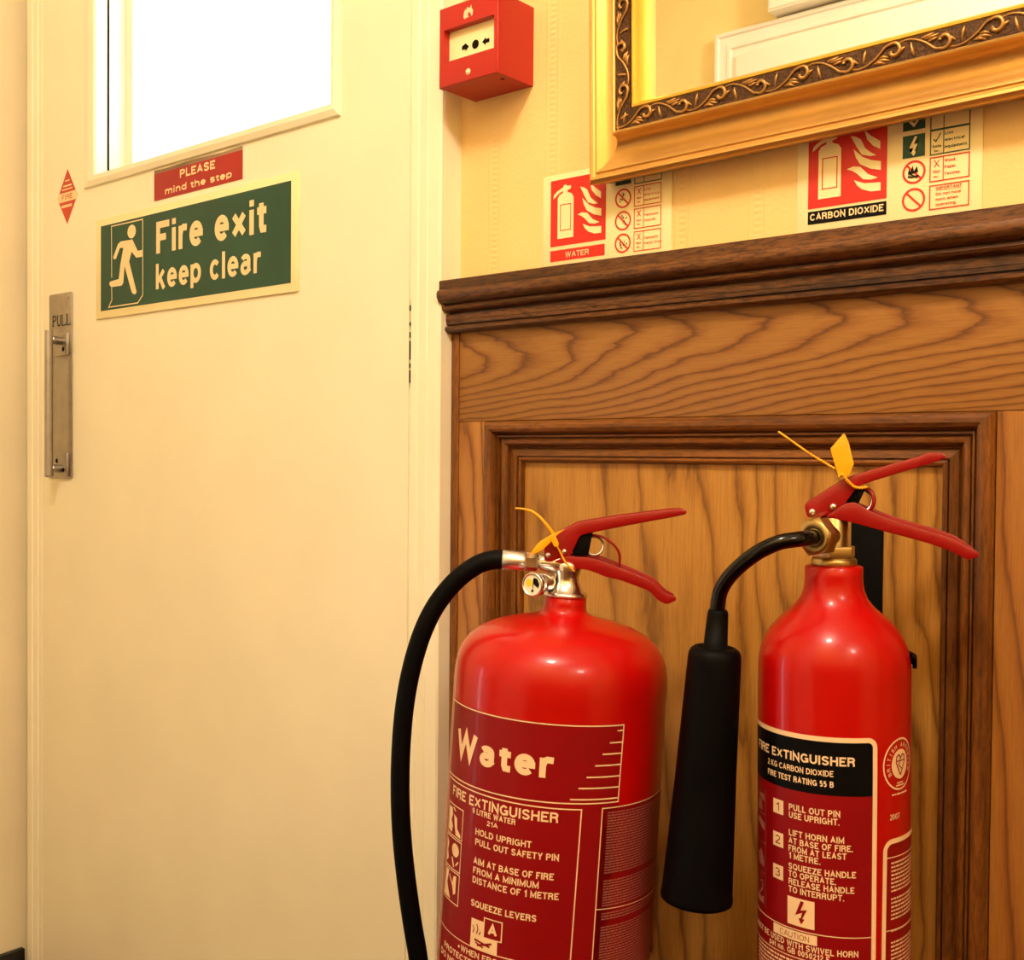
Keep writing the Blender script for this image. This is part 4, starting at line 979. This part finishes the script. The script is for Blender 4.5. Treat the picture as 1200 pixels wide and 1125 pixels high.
p = Print().line([(-58.3, 352), (-58.5, 262)], .5).line([(-84, 331), (-58.3, 332.6)], .5).line([(-84, 309), (-58.3, 310.6)], .5).line([(-84, 286), (-58.3, 287.6)], .5)
p.poly([(-73, 347), (-60, 348), (-60, 342), (-68, 344)]).poly([(-75, 334), (-64, 335), (-66, 342), (-70, 343)]).poly([(-76, 325), (-60, 320), (-60, 326), (-70, 329)]).poly([(-74, 300), (-66, 305), (-60, 297), (-61, 292), (-70, 293)]).line([(-68, 280), (-63, 281), (-63, 275), (-68, 271)], 1.4).poly([(-76, 284), (-73, 280), (-75, 272), (-78, 275)]).poly([(-77, 264), (-61, 264), (-61, 270), (-66, 268), (-72, 271)])
p.bent('instruction_pictograms', M['dim_print'], cx_, CR, .0004)

# brass valve
v = obj('valve_body', lathe(bmesh.new(), [(0, .5203), (.0168, .5203), (.0171, .5215), (.0171, .5245), (.0160, .526), (.0105, .527), (.0105, .556), (.0090, .558), (0, .558)], 40), M['brass'], cx_, 35)
bm = bmesh.new(); plate_poly(bm, hexagon(.0165, .35), 0, .0085, .0007)
for u in bm.verts: u.co = Vector((u.co.x, u.co.z, .5265 + u.co.y))
bmesh.ops.recalc_face_normals(bm, faces=bm.faces[:])
obj('base_nut', bm, M['brass'], v, 30)
nd = Vector((-.47, -.88, .0)).normalized()
nf = Vector(near(-14.6, 541.6, -.026, CD, EYE))
nm = axis_mtx(nf, nd)
bm = bmesh.new(); plate_poly(bm, hexagon(.0150, .2), -.0005, .0125, .0008)
for u in bm.verts: u.co = nm @ Vector((u.co.x, u.co.z, -u.co.y))
bmesh.ops.recalc_face_normals(bm, faces=bm.faces[:])
obj('outlet_nut', bm, M['brass'], v, 30)
obj('nut_washer', lathe(bmesh.new(), [(.0062, -.001), (.0066, .0012), (.0122, .0012), (.0128, .0002), (.0128, -.001)], 36, nm), M['brass'], v, 30)
bm = bmesh.new(); lathe(bm, [(.0095, .010), (.0088, .028), (0, .028)], 28, nm @ Matrix.Rotation(PI, 4, 'X')); obj('outlet', bm, M['brass'], v, 40)
# tube and horn
tp = [nf - nd * .004, nf + nd * .004] + [Vector(near(x, z, y, CD, EYE)) for x, z, y in ((-21.5, 540.4, -.036), (-28.5, 539.3, -.041), (-40.5, 536.9, -.044), (-55.1, 530.0, -.043), (-68.1, 520.2, -.038), (-79.3, 508.6, -.032), (-85.8, 496.9, -.028), (-87.8, 484, -.026), (-88.6, 474, -.0255))]
bm = bmesh.new(); tube(bm, smooth_path(tp, 6), .0058, 20)
obj('discharge_tube', bm, M['black_gloss'], cx_, 60)
ht, hb = Vector(near(-89.6, 452.4, -.025, CD, EYE)), Vector(near(-104.2, 252.5, -.022, CD, EYE))
ax = (hb - ht).normalized(); L = (hb - ht).length
hm = axis_mtx(ht, ax)
prof = [(0, -.030), (.0068, -.030), (.0076, -.0285), (.0080, -.026), (.0094, .002), (.0125, .0008), (.0140, -.0008), (.0160, -.0008), (.0186, .0012), (.0200, .0045), (.0204, .009), (.0232, L * .5), (.0272, L * .97), (.0278, L * .985), (.0278, L), (.0262, L), (.0252, L * .95), (.012, .02), (0, .02)]
obj('discharge_horn', lathe(bmesh.new(), prof, 56, hm), M['black_plastic'], cx_, 45)
# levers
up_c = mm([(-22.0, 567.1), (6.1, 585.8), (14.9, 589.5), (38, 596.6), (59.9, 603.1), (68.4, 606.4), (76.9, 605.8), (80.6, 602.6), (70.1, 598.4), (48, 591.5), (25.5, 584.0), (16.7, 580.3), (9.7, 570.1), (6.2, 564.5), (-6.2, 557.9), (-19.7, 556.5)])
obj('carry_handle', plate_poly(bmesh.new(), rounded(up_c, .003), -.0085, .0085, .0012), M['red_lever'], cx_, 35)
lo_c = mm([(-6.2, 557.9), (.5, 563), (7.9, 567.9), (15.0, 569.4), (29.0, 563.5), (45, 557.5), (60.1, 552.8), (75, 548.6), (87.2, 544.0), (95, 538.8), (101.6, 533.6), (102.6, 530.4), (99, 528.4), (94.0, 527.3), (82.2, 533.7), (70.4, 538.0), (53, 543), (36.0, 547.4), (15.0, 553.2), (.9, 556.2)])
lever(lo_c, 10, 4, 9, cx_)
obj('channel_shade', plate_poly(bmesh.new(), mm([(9, 569), (16.9, 580.0), (24.0, 581.5), (18, 568), (12, 566)]), -.005, .005, .0004), M['black_steel'], cx_, 35)  # black infill painted for the shaded inside of the lever channel
for x, z in ((-15.7, 561.3), (-.4, 565.4)):
    bm = bmesh.new(); lathe(bm, [(.0027, -.0112), (.0027, .0095), (.0024, .0112), (.0012, .0118), (0, .0119)], 16, axis_mtx((x / 1000, 0, z / 1000), (0, -1, 0))); obj('rivet', bm, M['chrome'], cx_, 50)
bm = bmesh.new(); tube(bm, smooth_path([(.0205, 0, .5800), (.0262, -.002, .5775), (.0288, -.003, .5722), (.0286, -.003, .5672), (.0262, -.002, .5630)], 5), .0016, 8)
obj('pin_cord', bm, M['red_lever'], cx_, 60)
bm = bmesh.new(); tube(bm, [(.0215 + .0062 * cos(a), .003 * sin(a), .5700 + .0075 * sin(a)) for a in [k * 2 * PI / 24 for k in range(25)]], .0009, 8, cap=False)
obj('safety_pin_ring', bm, M['chrome'], cx_, 60)
ts = empty('tamper_seal'); ts.parent = cx_; ts['label'] = 'yellow plastic tamper seal with a diamond flag'
obj('flag', plate_poly(bmesh.new(), rounded(mm([(-2.8, 609.3), (7.3, 621.2), (10.5, 614.3), (14.4, 597.8), (10.8, 588.6), (3.5, 587.8), (1.2, 595)]), .001), -.0130, -.0115, .0004), M['yellow_plastic'], ts, 40)
bm = bmesh.new(); tube(bm, smooth_path([(-.0410, -.013, .6227), (-.0279, -.013, .6131), (-.0171, -.013, .6052)], 4), .0008, 8)
pts = [Vector((-.0171 + (.0179) * k / 40, -.013, .6052 - .0111 * k / 40)) for k in range(41)]
tube(bm, pts, lambda t: .0009 + .0003 * sin(t * 62), 8)
obj('strap_tail', bm, M['yellow_plastic'], ts, 60)
bm = bmesh.new(); tube(bm, smooth_path([(.0035, -.0125, .5880), (.0060, -.0135, .5900), (.0090, -.0130, .5862), (.0120, -.0118, .5830), (.0150, -.0108, .5805), (.0190, -.0098, .5798), (.0237, -.0075, .5803)], 8), lambda t: .0011 + .0004 * sin(t * 95), 8)
obj('tie', bm, M['yellow_plastic'], ts, 60)

# ------------------------------------------------------------------ wall brackets that carry the extinguishers
k = empty('extinguisher_bracket', (-.37, .0118, .80)); tag(k, 'black steel wall bracket behind the carbon dioxide extinguisher', 'bracket')
box('back_plate', -.0150, .0125, -.003, 0, -.14, .148, M['black_steel'], k, .0006)
a_ax = Vector((-.3507 - .0108 * .42 * .9154, -.0891, .40))
bm = bmesh.new(); lathe(bm, [(.0572, .446), (.0602, .446), (.0602, .4535), (.0572, .4535)], 40, None, -.07 * PI, .80 * PI)
for u in bm.verts:
    q = Matrix.Rotation(.4142, 4, 'Z') @ Matrix.Rotation(-.0108, 4, 'Y') @ u.co
    u.co = Vector((-.3507, -.0891, .40)) + q - Vector((-.37, .0118, .80))
bmesh.ops.recalc_face_normals(bm, faces=bm.faces[:])
obj('clamp_band', bm, M['black_steel'], k, 40)
box('arm', -.013, .010, -.0455, -.003, .040, .054, M['black_steel'], k, .0006)
k = empty('extinguisher_bracket', (-.598, .0118, .62)); tag(k, 'dark wall bracket hidden behind the larger water extinguisher', 'bracket')
box('back_plate', -.016, .016, -.003, 0, -.10, .10, M['black_steel'], k, .0006)
box('arm', -.012, .012, -.074, -.003, .0, .02, M['black_steel'], k, .0006)
